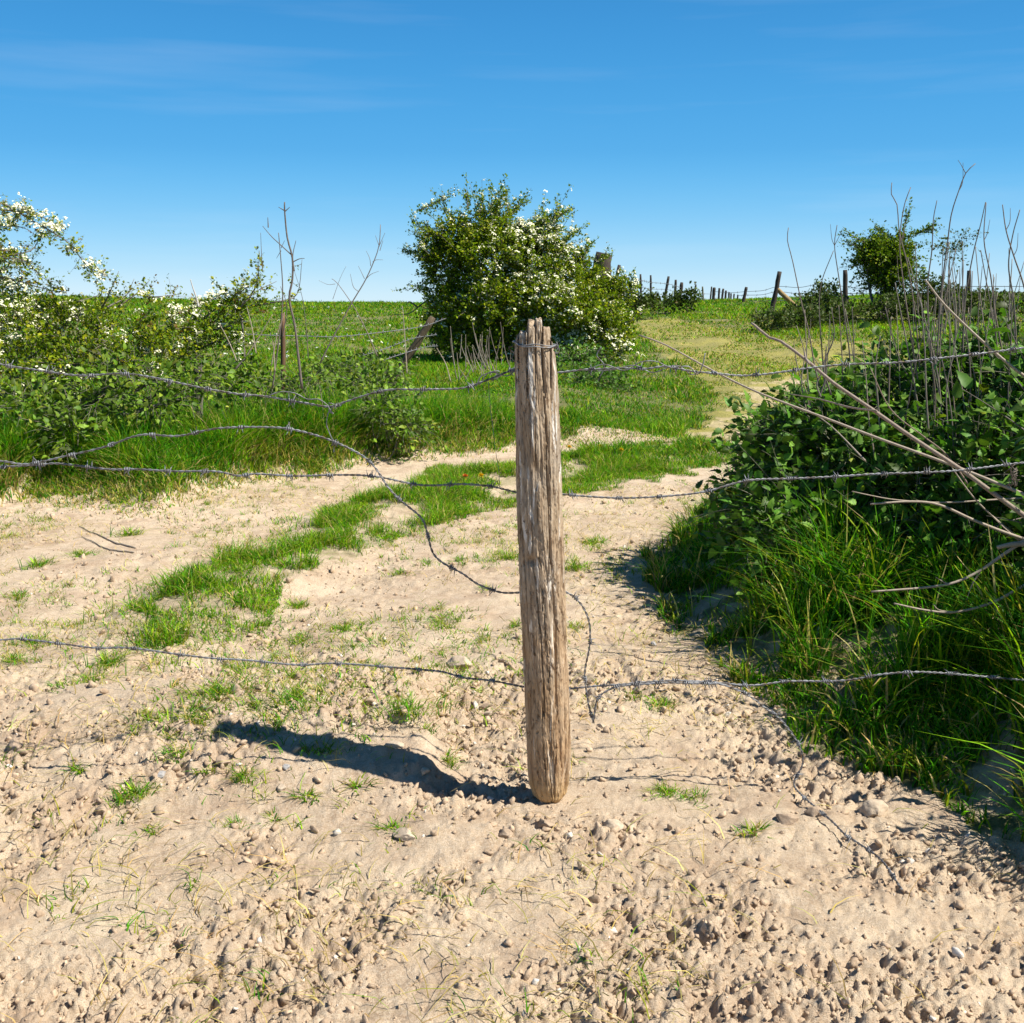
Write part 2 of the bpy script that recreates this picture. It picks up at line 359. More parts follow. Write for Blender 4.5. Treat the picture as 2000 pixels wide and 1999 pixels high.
# ------------------------------------------------------------------ grass
GREEN = np.array([.085, .26, .006]); LIME = np.array([.24, .38, .012]); STRAW = np.array([.50, .38, .15]); DARKG = np.array([.035, .145, .010]); OLIVE = np.array([.24, .25, .018])
def blades(b, base, h, w, bend, col, rng=R, az=None, segs=3):
    N = len(base)
    if N == 0: return
    az = rng.uniform(0, 2*math.pi, N) if az is None else az
    d = np.stack([np.cos(az), np.sin(az), np.zeros(N)], -1); s = np.stack([-np.sin(az), np.cos(az), np.zeros(N)], -1)
    tw = rng.normal(0, .8, N)[:, None]; s = s*np.cos(tw)+d*np.sin(tw)
    h = np.asarray(h)[:, None]; w = np.asarray(w)[:, None]; bd = np.asarray(bend)[:, None]; vs = []
    for k in range(segs):
        t = k/segs; c = base+d*(bd*h*t**1.8)+np.array([0, 0, 1])*(h*(t-.42*bd*t**2.2)); ww = w*(1-.75*t**1.7)*.5
        vs += [c-s*ww, c+s*ww]
    t = 1.; vs.append(base+d*(bd*h)+np.array([0, 0, 1])*(h*np.maximum(1-.42*bd, .12)))
    V = np.stack(vs, 1); n = 2*segs+1; off = (np.arange(N)*n)[:, None, None]
    q = np.array([[2*k, 2*k+1, 2*k+3, 2*k+2] for k in range(segs-1)]); tr = np.array([[2*segs-2, 2*segs-1, 2*segs]])
    b.add(V.reshape(-1, 3), (tr[None]+off).reshape(-1, 3), (q[None]+off).reshape(-1, 4) if segs > 1 else None, np.repeat(col, n, axis=0))
def gcol(n, wts, rng=R, var=.35):
    P_ = np.array([GREEN, LIME, STRAW, DARKG, OLIVE]); w = np.array(wts, float)
    if w.ndim == 1: w = np.tile(w, (n, 1))
    w = w/w.sum(1)[:, None]; cs = w.cumsum(1); k = (rng.random(n)[:, None] > cs).sum(1).clip(0, 4)
    c = P_[k]*(1+rng.normal(0, var, n))[:, None].clip(.45, 1.9)
    return c*(1+rng.normal(0, .08, (n, 3)))
def clumped(n, x0, x1, y0, y1, freq, s, rng=R, power=1.):
    x = rng.uniform(x0, x1, n); y = rng.uniform(y0, y1, n)
    p = sstep(-.35, .3, fbm(x, y, freq, 2, s))**power; k = rng.random(n) < p
    return x[k], y[k]
TC = []
for _k in range(5):
    _g = np.random.default_rng(70+_k); _v = np.array([(a, b_, c) for a in (-1, 1) for b_ in (-1, 1) for c in (-1, 1)], float)*[.9, .75, .6]+_g.normal(0, .24, (8, 3))
    TC.append((_v, [], np.array([(0, 1, 3, 2), (4, 6, 7, 5), (0, 4, 5, 1), (2, 3, 7, 6), (0, 2, 6, 4), (1, 5, 7, 3)])))
def on_ground(x, y, dz=-.004): return np.stack([x, y, height(x, y)+dz], -1)

# long grass on the left bank
b = MB(); N = 330000; x = R.uniform(-.62, .16, N); y = R.uniform(6.3, 11.5, N); x = x*y
g, ri, pa = masks(x, y); ye = np.interp(x, edge[eo, 0], edge[eo, 1]); k = ((g & (y > ye-.1)) | ((y > ye-.4) & (R.random(len(x)) < .35*sstep(-.4, .1, y-ye)))) & ~ri & ~pa & (R.random(len(x)) < np.clip(1.1-(y-ye)*.3, .25, 1))
x, y, ye = x[k], y[k], ye[k]; e = sstep(0, .5, y-ye)
tall = .5+.9*sstep(-.25, .3, fbm(x, y, 1.1, 2, 210)); tall *= 1-.55*sstep(-1.6, .6, x)
h = (.08+.22*e)*tall*R.uniform(.5, 1.35, len(x)); patch = sstep(-.1, .3, fbm(x, y, 1.7, 2, 220))
wt = np.stack([1.2+0*x, .6+patch*.5, .15+(1-e)*2.+patch*.15, 1.0-.6*patch, .3+(1-e)], -1)
blades(b, on_ground(x, y), h, R.uniform(.005, .010, len(x)), R.uniform(.2, 1.2, len(x)), gcol(len(x), wt))
tag(b.build('grass', m_grass), 'long bright green grass on the bank below the left hedge', 'grass', kind='stuff')
# the strip between the wheel tracks
b = MB(); x0, x1 = min(p[0] for p in RIDGE)-.3, max(p[0] for p in RIDGE)+.3; y0, y1 = min(p[1] for p in RIDGE)-.3, max(p[1] for p in RIDGE)+.5
x, y = clumped(560000, x0, x1, y0, y1, 4.5, 230, power=.5); g, ri, pa = masks(x, y); k = ri | ((seg_dist(x, y, ridge_line) < .55) & (R.random(len(x)) < .08) & (fbm(x, y, 3, 2, 66) > 0))
x, y = x[k], y[k]; rd = seg_dist(x, y, ridge_line); k = R.random(len(x)) < np.clip(1.4-rd*1.1, .3, 1); x, y = x[k], y[k]
h = R.uniform(.02, .11, len(x))*(.5+.9*sstep(-.2, .3, fbm(x, y, 3, 2, 235)))
blades(b, on_ground(x, y), h, R.uniform(.003, .006, len(x)), R.uniform(.2, 1.5, len(x)), gcol(len(x), [1.3, 1.2, .45, .3, .5]))
tag(b.build('grass', m_grass), 'short green grass strip along the ridge between the two wheel tracks', 'grass', kind='stuff')
# right bank, in and under the brambles
b = MB(); x, y = clumped(300000, .45, 3.9, 1.9, 8, 6, 240, power=1.1)
k = R.random(len(x)) < .25+.75*sstep(-.3, .15, fbm(x, y, 2, 2, 243)+.9*(x-redge(y))); x, y = x[k], y[k]; g, ri, pa = masks(x, y); k = g & ~ri & ~pa & (x < .62*y)
x, y = x[k], y[k]; xe = redge(y); e = sstep(-.12, .42, x-xe)
h = (.05+.19*e)*R.uniform(.3, 1.35, len(x))**1.3*(.45+1.1*sstep(-.25, .3, fbm(x, y, 3.5, 3, 245)))
wt = np.stack([1.5+0*x, .7+.4*(1-e), .25+1.1*(1-e), .8+.2*e, .4+.6*(1-e)], -1)
blades(b, on_ground(x, y), h, R.uniform(.004, .010, len(x)), R.uniform(.15, 1.15, len(x)), gcol(len(x), wt), segs=4)
tag(b.build('grass', m_grass), 'dark green tall grass on the shaded bank below the brambles', 'grass', kind='stuff')
# field
b = MB(); N = 600000; th = R.uniform(-rad(34), rad(34), N); r = np.exp(R.uniform(math.log(9), math.log(75), N)); x, y = r*np.sin(th), r*np.cos(th)
g, ri, pa = masks(x, y); k = g & ((x > .8) | (r > 11) | (x > -.2)) & (R.random(N) < np.where(pa, .75, 1)); x, y, r, pa = x[k], y[k], r[k], pa[k]
n = len(x); pt = sstep(-.2, .25, fbm(x, y*.5, .5, 3, 250)); h = (.035+.0012*r+.05*pt)*R.uniform(.3, 1.5, n)*(.7+.6*sstep(-.2, .3, fbm(x, y, 2.5, 2, 255)))*np.where(pa, .55, 1)
h *= 1+.8*((x > .6) & (x < 5) & (y < 20) & ~pa)
rightdry = sstep(0, 6, x)*(y < 34)
wt = np.stack([1.3-.4*rightdry, .7+.5*pt, .12+.5*rightdry*(1-pt)+np.where(pa, 1.1, 0), (.9*(1-pt)+.3)*(1-.6*rightdry), .8+.6*rightdry+np.where(pa, .9, 0)], -1)
fc = gcol(n, wt); 
blades(b, on_ground(x, y), h, .0010*r*R.uniform(.5, 1.2, n), R.uniform(.3, 1.4, n), fc*.94, segs=2)
tag(b.build('grass', m_grass), 'short meadow grass covering the field up to the skyline', 'grass', kind='stuff')
# sparse blades and seedlings over the bare earth
b = MB(); N = 9500; cx = R.uniform(-4.5, 2, N); cy = R.uniform(1.3, 8.5, N); p = sstep(-.12, .3, fbm(cx, cy, 1.1, 2, 260))
lx = np.abs(cx+.6); p = p*(.12+.88*((cy > 3.0)))*(.5+.9*np.exp(-((cx+.55)/1.1)**2-((cy-4.3)/1.3)**2)+1.6*np.exp(-((cx+1.05)/.5)**2-((cy-3.75)/.45)**2))*np.where(cy < 2.6, .6, 1); k = R.random(N) < p; cx, cy = cx[k], cy[k]
bx, by, hh, cc = [], [], [], []
for a, c in zip(cx, cy):
    m = R.integers(4, 26); s = R.uniform(.008, .045); bx.append(a+R.normal(0, s, m)); by.append(c+R.normal(0, s*1.2, m)); hh.append(R.uniform(.012, .058, m)); cc.append(np.full(m, R.random()))
bx, by, hh, cc = map(np.concatenate, (bx, by, hh, cc)); g, ri, pa = masks(bx, by); k = ~g; bx, by, hh, cc = bx[k], by[k], hh[k], cc[k]
blades(b, on_ground(bx, by), hh, R.uniform(.0025, .0045, len(bx)), R.uniform(.5, 1.5, len(bx)), gcol(len(bx), np.stack([1+0*cc, .9+0*cc, 1.4*cc+.2, .2+0*cc, .9+0*cc], -1)))
# dry straw bits lying flat
N = 24000; x = R.uniform(-4.5, 1.6, N); y = R.uniform(1.3, 8, N); g, ri, pa = masks(x, y); k = ~g; x, y = x[k], y[k]
k = R.random(len(x)) < .12+.85*sstep(-.1, .3, fbm(x, y, 1.6, 2, 270)+.35*(x > .25)*(y > 3.2)); x, y = x[k], y[k]
blades(b, on_ground(x, y, .003), R.uniform(.015, .09, len(x)), R.uniform(.0018, .004, len(x)), R.uniform(1.5, 2.3, len(x)), gcol(len(x), [0, .1, 3, 0, .3]))
tag(b.build('grass', m_grass), 'sparse grass sprigs and dry straws scattered over the bare earth', 'grass', kind='stuff')

# grass tufts one can point at, on the bare earth
def tuft(n, s, h, seed, w=.0045, spread=1.):
    rng = np.random.default_rng(seed); b = MB(); a = rng.uniform(0, 6.283, n); q = s*1.5*rng.random(n)**.7*(1+.5*np.sin(a*2+seed)+.4*np.sin(a*3+2*seed))
    base = np.stack([np.cos(a)*q, np.sin(a)*q, np.full(n, -.008)], -1)
    blades(b, base, rng.uniform(.25, 1.2, n)*h, rng.uniform(.5, 1.1, n)*w, rng.uniform(.4, 1.6, n)*spread, gcol(n, [1.2, 1.1, .5, .3, .5], rng), rng, az=a+rng.normal(0, 1.5, n))
    return b.build('grass_tuft', m_grass)
protos = [tuft(190, .045, .06, 1), tuft(90, .03, .045, 2), tuft(220, .07, .085, 3), tuft(60, .02, .04, 4, .0055)]
used = set()
TUFTS = [(670, 1230, 0, 1.), (690, 1262, 1, .9), (480, 1310, 2, .9), (560, 1320, 0, .9), (570, 1365, 2, .9), (800, 1395, 2, .95), (375, 1395, 2, 1.0), (300, 1400, 0, 1.), (430, 1350, 2, 1.0),
  (500, 1370, 1, 1.2), (700, 1532, 3, 1.1), (598, 1556, 3, 1.), (478, 1512, 0, .75), (268, 1548, 0, .85), (240, 1560, 3, .9), (152, 1500, 3, 1.), (345, 1470, 1, .9), (95, 1590, 3, .8), (295, 1622, 3, .8),
  (455, 1610, 1, .7), (760, 1618, 3, .9), (875, 1490, 1, .9), (870, 1480, 3, .8), (535, 1600, 3, .9), (1360, 1555, 1, .9), (1300, 1550, 0, .7), (1470, 1625, 3, 1.), (1230, 1362, 1, .9), (1290, 1375, 0, .8),
  (250, 1045, 0, 1.3), (160, 1085, 0, 1.1), (75, 1105, 0, 1.2), (30, 1165, 1, 1.3), (340, 1135, 1, 1.4), (210, 1295, 0, 1.), (180, 1330, 2, .9), (120, 1345, 1, 1.), (575, 1185, 0, 1.), (595, 1245, 1, 1.),
  (780, 1120, 1, 1.2), (835, 1100, 1, 1.2), (900, 1095, 1, 1.1), (1000, 1090, 0, 1.2), (855, 1215, 1, .9), (735, 1300, 1, 1.), (640, 1345, 0, .8), (1120, 1110, 0, 1.3), (1165, 1060, 0, 1.3), (830, 1420, 1, .9),
  (60, 1255, 0, .9), (25, 1290, 0, .9), (640, 1465, 1, 1.), (400, 1500, 3, .9), (1035, 1180, 1, 1.), (950, 1150, 1, 1.)]
for i, (u, v, k, s) in enumerate(TUFTS):
    p = G(u, v, relief); o = protos[k] if k not in used else protos[k].copy()
    if k in used: C.collection.objects.link(o)
    used.add(k); o.location = (p[0], p[1], Hs(p[0], p[1])); o.rotation_euler = (0, 0, R.uniform(0, 6.28)); o.scale = (s, s, s*R.uniform(.85, 1.1))
    nm = {0: 'green grass tuft rooted in the pale bare earth of the track', 1: 'low thin grass tuft rooted in the pale bare earth of the track', 2: 'wide sprawling grass tuft rooted in the pale bare earth of the track', 3: 'tiny broad-bladed seedling tuft rooted in the pale bare earth'}[k]
    tag(o, nm, 'grass tuft', 'grass tufts on the bare track')

# ------------------------------------------------------------------ stones
ICO = None
def ico(sub):
    me = bpy.data.meshes.new('t'); import bmesh; bm = bmesh.new(); bmesh.ops.create_icosphere(bm, subdivisions=sub, radius=1); bm.to_mesh(me); bm.free()
    v = np.array([q.co[:] for q in me.vertices]); f = np.array([q.vertices[:] for q in me.polygons]); bpy.data.meshes.remove(me); return v, f
v1, f1 = ico(1); v3, f3_ = ico(4)
def n3(v, f, s): return vnoise(v[:, 0]*f+7.3, v[:, 1]*f+v[:, 2]*f*.71, s)+vnoise(v[:, 2]*f+3.1, v[:, 0]*f*.6-v[:, 1]*f, s+3)
def stone_verts(v, seed, c0=.36, c1=.70):
    rng = np.random.default_rng(seed); o = v.copy()
    for _ in range(13):                                   # flat broken faces
        d = rng.normal(size=3); d /= np.linalg.norm(d); c = rng.uniform(c0, c1); q = o@d; o = o-np.maximum(q-c, 0)[:, None]*d*.92
    return o*(1+.14*n3(v, 2.2, seed)+.07*n3(v, 6.5, seed+1)+.03*n3(v, 16, seed+2))[:, None]
b = MB(); N = 42000; r = np.exp(R.uniform(math.log(1.2), math.log(8), N)); th = R.uniform(-.62, .62, N); x, y = r*np.sin(th), r*np.cos(th)
g, ri, pa = masks(x, y); k = (~g | (R.random(N) < .08)) & (R.random(N) < .15+.85*sstep(-.15, .2, fbm(x, y, 2.2, 2, 71))*np.where(r > 4.2, .35, 1)); x, y, r = x[k], y[k], r[k]; n = len(x)
s = (.0024+.0034*R.pareto(2.2, n)).clip(0, .017)*np.clip(r/2.6, .8, 1.4)
white = R.random(n) < .03; col = np.where(white[:, None], [[.72, .68, .62]], np.array([[.56, .43, .31]])*R.uniform(.75, 1.1, (n, 1)))
v2, f2 = ico(2)
for kk in range(9):
    m = (np.arange(n) % 5 == kk) & (s < .010) if kk < 5 else (np.arange(n) % 4 == kk-5) & (s >= .010); T = TC[kk] if kk < 5 else (stone_verts(v2, 300+kk)*[1.25, .9, .7], f2, [])
    d = rdir(m.sum()); b.scatter(T, on_ground(x[m], y[m], 0)+np.array([0, 0, 1])*(s[m]*.25)[:, None], frames(d, rdir(m.sum())), s[m][:, None]*R.uniform(.55, 1.35, (m.sum(), 3)), col[m])
tag(b.build('gravel', m_stone), 'loose clods and chalk pebbles strewn over the bare earth', 'gravel', kind='stuff')
STONES = [(905, 1300, 44, .45, 'flat pale stone lying in front of the bottom wire, left of the post'), (1176, 1420, 17, .6, 'small pale stone where the loose wire bends back up'), (28, 1462, 24, .9, 'brown clod standing at the left edge of the track'),
  (672, 1398, 20, .7, 'reddish clod behind the shadow of the post, halfway to the left'), (435, 1484, 22, .75, 'rounded clod in front of the dark shadow, nearest its far end'), (315, 1518, 12, .8, 'small dark grey stone in the clods, lower left'), (205, 1578, 26, .8, 'angular cream stone casting a dark shadow, lower left'),
  (1197, 1618, 30, .85, 'rounded boulder-like clod below and right of the post'), (1232, 1612, 18, .9, 'knobbly clod touching the rounded clod right of the post'), (1067, 1612, 24, .7, 'brown clod right below the foot of the post'), (988, 1624, 20, .75, 'small brown clod below and left of the post foot'),
  (790, 1634, 34, .6, 'pale broken slab of earth at the bottom, left of the post'), (1706, 1584, 42, .6, 'large pale angular stone at the foot of the shaded right bank'), (1535, 1602, 32, .6, 'low brown stone left of the trailing wire near the bottom'), (1592, 1592, 26, .65, 'brown stone that the trailing wire passes over near the bottom'),
  (1427, 1562, 15, .8, 'small dark clod left of the trailing wire'), (1277, 1260, 11, .8, 'small grey stone on the bare earth right of the post, mid height'), (952, 1392, 18, .7, 'pale clod just left of the post at knee height'), (560, 1500, 12, .7, 'bluish white pebble in front of the post shadow'), (550, 1540, 17, .6, 'smooth pale stone in the clods below the post shadow'),
  (1600, 1242, 40, .6, 'grey chalk lump among grass on the right bank'), (770, 1455, 26, .6, 'pale lump of earth beside the bend in the post shadow'), (1140, 1395, 9, .8, 'tiny pebble next to the hanging wire end')]
for i, (u, v, px, asp, lab) in enumerate(STONES):
    p = G(u, v, relief); s = px/FPX*np.linalg.norm(p-[0, 0, CAM_Z])*.62; rng = np.random.default_rng(900+i)
    V = stone_verts(v3, 500+i, .5, .85)*1.2*np.array([1, .8, asp])*s; a = rng.uniform(-.5, .5); V = V@np.array([[math.cos(a), math.sin(a), 0], [-math.sin(a), math.cos(a), 0], [0, 0, 1]])
    t_ = MB(); t_.add(V, f3_, None, (.42, .42, .43) if 'grey' in lab or 'bluish' in lab else ((.40, .31, .23) if 'brown' in lab or 'reddish' in lab or 'dark' in lab else (.54, .45, .35)))
    o = t_.build('stone', m_stone, smooth=True); o.location = (p[0], p[1], Hs(p[0], p[1])+s*asp*.3); tag(o, lab, 'stone', 'larger stones and clods on the track')

# ------------------------------------------------------------------ the post
YP = post_g[1]+.01
Lf = np.array([(655, 1013), (668, 1006), (683, 1005), (849, 1009), (1000, 1010), (1197, 1016), (1342, 1025), (1440, 1029), (1500, 1031), (1530, 1034), (1552, 1042), (1566, 1056), (1575, 1070)])
Rt = np.array([(655, 1079), (668, 1081), (683, 1084), (728, 1089), (807, 1093), (1000, 1098), (1154, 1103), (1270, 1106), (1400, 1111), (1487, 1113), (1523, 1112), (1550, 1107), (1566, 1094), (1575, 1076)])
def build_post():
    root = empty('fence_post', (P(1070, 1574, YP)[0], YP, 0), 'weathered grey-brown wooden post with finger-like split top, standing alone in front', 'post')
    NT, NV = 300, 760; th = np.linspace(0, 2*math.pi, NT, endpoint=False)
    vv = np.concatenate([np.linspace(655, 1500, NV-120), np.linspace(1500, 1574.6, 121)[1:]])[::-1]
    l = np.interp(vv, Lf[:, 0], Lf[:, 1]); r_ = np.interp(vv, Rt[:, 0], Rt[:, 1])
    pl = np.array([P(a, c, YP) for a, c in zip(l, vv)]); pr = np.array([P(a, c, YP) for a, c in zip(r_, vv)])
    cx = (pl[:, 0]+pr[:, 0])/2; rx = (pr[:, 0]-pl[:, 0])/2; z = pl[:, 2]; ztop = z[-1]
    T, Z = np.meshgrid(th, z); CX = cx[:, None]; RX = rx[:, None]
    sw = fbm(Z*0+3, Z, 1.8, 2, 400)*.22; A = T+sw+fbm(np.cos(T)*1.5+9, Z, 7, 3, 411)*.16
    def per(freq, zf, s):   # noise periodic in angle
        return vnoise(np.cos(A)*freq+20+Z*zf, np.sin(A)*freq+40+Z*zf*.3, s)
    g1 = 1-np.abs(per(3.6, 1.1, 420))*2; g2 = 1-np.abs(per(8.5, 2.5, 430))*2; g3 = per(20, 6, 440)
    groove = 1.3*np.clip((g1-.90)/.10, 0, 1)**.8*.17+np.clip((g2-.89)/.11, 0, 1)*.10*(.4+.6*sstep(-.2, .2, per(3, 3, 434)))+np.clip((per(3.1, 7, 452)-.24)/.05, 0, 1)*.07+np.clip((np.abs(per(14, 1.6, 455))-.2)/.2, 0, 1)*.02
    disp = 1-groove+g3*.045+per(2.4, 1.5, 460)*.12+per(9, 60, 470)*.03+per(26, 160, 474)*.02+per(5, 14, 476)*.035
    knots = [(1096, 795, .012, .05, .16), (1048, 920, .012, .03, .15), (1038, 1088, .010, .012, .22), (1100, 1255, .010, .045, .2), (1030, 1290, .012, .03, .2)]
    x = CX+RX*np.cos(T)*disp; y = YP-.92*np.maximum(RX, .004)*np.sin(T)*disp
    for (ku, kv, kw, kh, kd) in knots:
        kp = P(ku, kv, YP); q = np.exp(-((x-kp[0])/kw)**2-((Z-kp[2])/kh)**2)*(np.sin(T) > -.2); y = y+q*kd*.06
    ed = (Z < .06)*(1-np.clip(Z/.06, 0, 1)); zz = Z.copy()
    # split top: height depends on x, cells with rounded tips
    fingers = [(1004, 1013, 668), (1013, 1030, 648), (1030, 1045, 626), (1045, 1058.5, 622), (1058.5, 1075, 640), (1075, 1086, 668)]
    def top(xx, yy):
        best = np.full(np.shape(xx), P(1040, 678, YP)[2])
        for (a, c, tv) in fingers:
            xa, xb = P(a, 650, YP)[0], P(c, 650, YP)[0]; q = (xx-(xa+xb)/2)/((xb-xa)/2); h = P(1040, tv, YP)[2]
            e = np.clip(1-np.abs(q)**6, 0, 1)**.6; yq = np.clip(1-np.abs((yy-YP+.006*np.sin(a))/.05)**3, 0, 1)**.5
            dep = .016; best = np.maximum(best, np.where(np.abs(q) < 1, h-dep*(1-e)-(h-best.min()+.01)*(1-yq)*.85, -9))
        return best
    zl = P(1040, 760, YP)[2]; m = Z > zl; f = np.clip((Z-zl)/(ztop-zl), 0, 1)
    tp = top(np.repeat(x[-1:], len(z), 0), np.repeat((YP+(y[-1:]-YP)*.9), len(z), 0))
    zz = np.where(m, zl+(tp-zl)*f, Z)
    # grooves between the fingers run down the face
    for a in (1030, 1045, 1058.5, 1013, 1075):
        xa = P(a, 650, YP)[0]; q = np.exp(-((x-xa)/.0016)**2)*np.clip((zz-zl)/.06, 0, 1); y = y+np.where(np.sin(T) > 0, 1, -1)*q*.012
    V = [np.stack([x, y, zz], -1).reshape(-1, 3)]; F = []
    i = np.arange(len(z)-1)[:, None]*NT; j = np.arange(NT)[None]; k = (j+1) % NT
    F.append(np.stack([i+j, i+k, i+NT+k, i+NT+j], -1).reshape(-1, 4)); base = (len(z)-1)*NT; cnt = len(z)*NT
    for q in np.linspace(.97, .02, 36):
        xx = cx[-1]+(x[-1]-cx[-1])*q; yy = YP+(y[-1]-YP)*q; V.append(np.stack([xx, yy, top(xx, yy)+fbm(xx, yy, 120, 2, 480)*.006], -1))
        jj = np.arange(NT); kk = (jj+1) % NT; F.append(np.stack([base+jj, base+kk, cnt+kk, cnt+jj], -1)); base = cnt; cnt += NT
    b = MB(); b.add(np.vstack(V), None, np.vstack(F))
    b.build('trunk', m_post, root, smooth=True)
    return root
post = build_post()

# ------------------------------------------------------------------ barbed wire
def strands(b, path, r=.0016, off=.0018, pitch=.034, step=.0045):
    L = np.linalg.norm(np.diff(path, axis=0), axis=1).sum(); n = int(L/step); d = np.concatenate([[0], np.cumsum(np.linalg.norm(np.diff(path, axis=0), axis=1))])
    s = np.linspace(0, d[-1], n); p = np.stack([np.interp(s, d, path[:, k]) for k in range(3)], -1)
    t = np.gradient(p, axis=0); t /= np.linalg.norm(t, axis=1)[:, None]
    ref = np.array([0, 1., 0]); a = np.cross(t, ref); a /= np.linalg.norm(a, axis=1)[:, None]; c = np.cross(a, t)
    for ph in (0, math.pi):
        th = s/pitch*2*math.pi+ph; b.tube(p+off*(a*np.cos(th)[:, None]+c*np.sin(th)[:, None]), r, 6)
    return p, t, s
def barb_mesh(seed):
    rng = np.random.default_rng(seed); b = MB()
    for q in (0, 1):
        tt = np.linspace(0, 2*math.pi*1.6, 22); x = (tt/tt[-1]-.5)*.009+(q-.5)*.007; rr = .0046
        ph = rng.uniform(0, 6.28); c = np.stack([x, rr*np.cos(tt+ph), rr*np.sin(tt+ph)], -1)
        d0 = np.array([rng.uniform(-.5, .5), math.cos(ph-1.4), math.sin(ph-1.4)]); d1 = np.array([rng.uniform(-.5, .5), math.cos(ph+tt[-1]+1.4), math.sin(ph+tt[-1]+1.4)])
        c = np.vstack([c[0]+d0*.018, c[0]+d0*.005, c, c[-1]+d1*.005, c[-1]+d1*.018]); r = np.full(len(c), .0015); r[0] = r[-1] = .0003
        b.tube(c, r, 5)
    o = b.build('barb', m_wire); C.collection.objects.unlink(o); return o.data
BARBS = [barb_mesh(k) for k in range(5)]
def barbed(pts, label, spacing=.112, Y=None, name='barbed_wire', loose=()):
    path = np.array(pts); path = spline(path, 160); mid = path[len(path)//2]
    root = empty(name, mid, label, 'barbed wire', 'barbed wire strands at the post'); b = MB(); p, t, s = strands(b, path)
    for q in loose: b.tube(spline(q, 30), .0015, 5)
    b.build('strand', m_wire, root)
    x = R.uniform(.01, .08); L = s[-1]
    while x < L-.01:
        i = int(np.searchsorted(s, x)); tv = Vector(t[i]); o = bpy.data.objects.new('barb', BARBS[R.integers(5)]); C.collection.objects.link(o); o.parent = root
        q = tv.to_track_quat('X', 'Z').to_matrix().to_4x4()@Matrix.Rotation(R.uniform(0, 6.28), 4, 'X')
        o.matrix_local = Matrix.Translation(Vector(p[i])-root.location)@q; x += spacing*R.uniform(.82, 1.18)
    return root
YW = YP+.066
def W2(lst, y=YW, amp=.01):
    return [P(u, v, y+amp*math.sin(u*.013)) for u, v in lst]
w1 = [(-40, 700), (11, 714), (72, 723), (156, 734), (232, 730), (290, 736), (384, 756), (464, 770), (514, 774), (598, 788), (645, 795), (675, 785), (751, 763), (824, 761), (900, 759), (940, 747), (962, 739), (1005, 723), (1045, 727),
      (1090, 728), (1135, 723), (1175, 721), (1215, 719), (1259, 721), (1300, 716), (1347, 725), (1401, 730), (1445, 734), (1496, 731), (1583, 719), (1653, 712), (1746, 709), (1836, 700), (1923, 690), (1990, 681), (2050, 672)]
o = [W2([(520, 776), (545, 766), (575, 768), (600, 780), (622, 780), (640, 792), (646, 803), (652, 790), (640, 788)], YW-.006), W2([(930, 755), (940, 735), (965, 728), (990, 735), (1008, 722)], YW-.01), W2([(936, 752), (952, 730), (975, 726), (960, 744), (1008, 716)], YW+.01),
     W2([(1150, 722), (1180, 712), (1220, 724), (1250, 708), (1280, 706), (1310, 718), (1345, 716), (1362, 732), (1372, 715), (1377, 690)], YW-.007), W2([(1162, 726), (1200, 722), (1240, 714), (1275, 728), (1320, 714), (1350, 732), (1366, 728)], YW+.006),
     W2([(1168, 745), (1180, 715), (1166, 695), (1174, 678)], YW)]
barbed(W2(w1), 'topmost barbed wire, sagging left of the post and tangled just right of it', loose=o)
w2 = [(-40, 914), (11, 912), (80, 908), (116, 906), (210, 917), (268, 917), (344, 921), (420, 921), (467, 930), (496, 926), (580, 930), (657, 928), (733, 931), (824, 948), (904, 946), (962, 951), (1009, 962), (1050, 966),
      (1099, 966), (1121, 968), (1212, 973), (1306, 969), (1380, 960), (1459, 939), (1554, 935), (1637, 931), (1717, 926), (1785, 924), (1876, 919), (1981, 906), (2050, 900)]
barbed(W2(w2), 'middle barbed wire running nearly level behind the post at waist height')
w4 = [(-40, 1250), (11, 1250), (36, 1248), (116, 1257), (185, 1266), (254, 1266), (337, 1277), (413, 1286), (485, 1290), (580, 1299), (650, 1296), (733, 1301), (817, 1308), (867, 1313), (904, 1324), (962, 1330), (1023, 1342), (1065, 1346),
      (1106, 1346), (1157, 1341), (1215, 1337), (1302, 1330), (1380, 1332), (1467, 1339), (1539, 1331), (1612, 1331), (1662, 1328), (1727, 1317), (1800, 1313), (1890, 1319), (1970, 1326), (2050, 1332)]
barbed(W2(w4), 'lowest barbed wire crossing in front of the bare track near the ground')
w3 = [(-40, 898), (11, 902), (54, 907), (134, 890), (206, 873), (275, 850), (348, 852), (427, 837), (525, 835), (580, 841), (652, 863), (719, 899), (759, 953), (784, 979), (824, 1013), (835, 1045), (846, 1081), (867, 1101), (904, 1121), (933, 1141), (976, 1157), (1012, 1158), (1060, 1154),
      (1103, 1156), (1132, 1177), (1150, 1212), (1152, 1259), (1143, 1306), (1143, 1331), (1150, 1378), (1159, 1411)]
barbed(W2(w3, YW-.008, .006), 'loose barbed wire that arches on the left and droops diagonally down to the post')
barbed(W2([(1159, 1413), (1161, 1397), (1168, 1364), (1193, 1346), (1215, 1340), (1300, 1334), (1350, 1335), (1400, 1336)], YW-.02, .004), 'short barbed wire end rising from its bend to join the lowest wire', spacing=.06)
g5 = [G(u, v, relief) for u, v in [(1550, 1542), (1568, 1567), (1597, 1592), (1626, 1618), (1651, 1643), (1673, 1658), (1720, 1700), (1760, 1750)]]
for q in g5: q[2] = max(q[2], Hs(q[0], q[1]))+.016
barbed(W2([(1336, 1332), (1385, 1334), (1409, 1337), (1436, 1346), (1463, 1359), (1499, 1386), (1525, 1406), (1554, 1444), (1568, 1476), (1566, 1498)], YW-.012, .003)+g5, 'trailing barbed wire curling over the earth towards the bottom right')
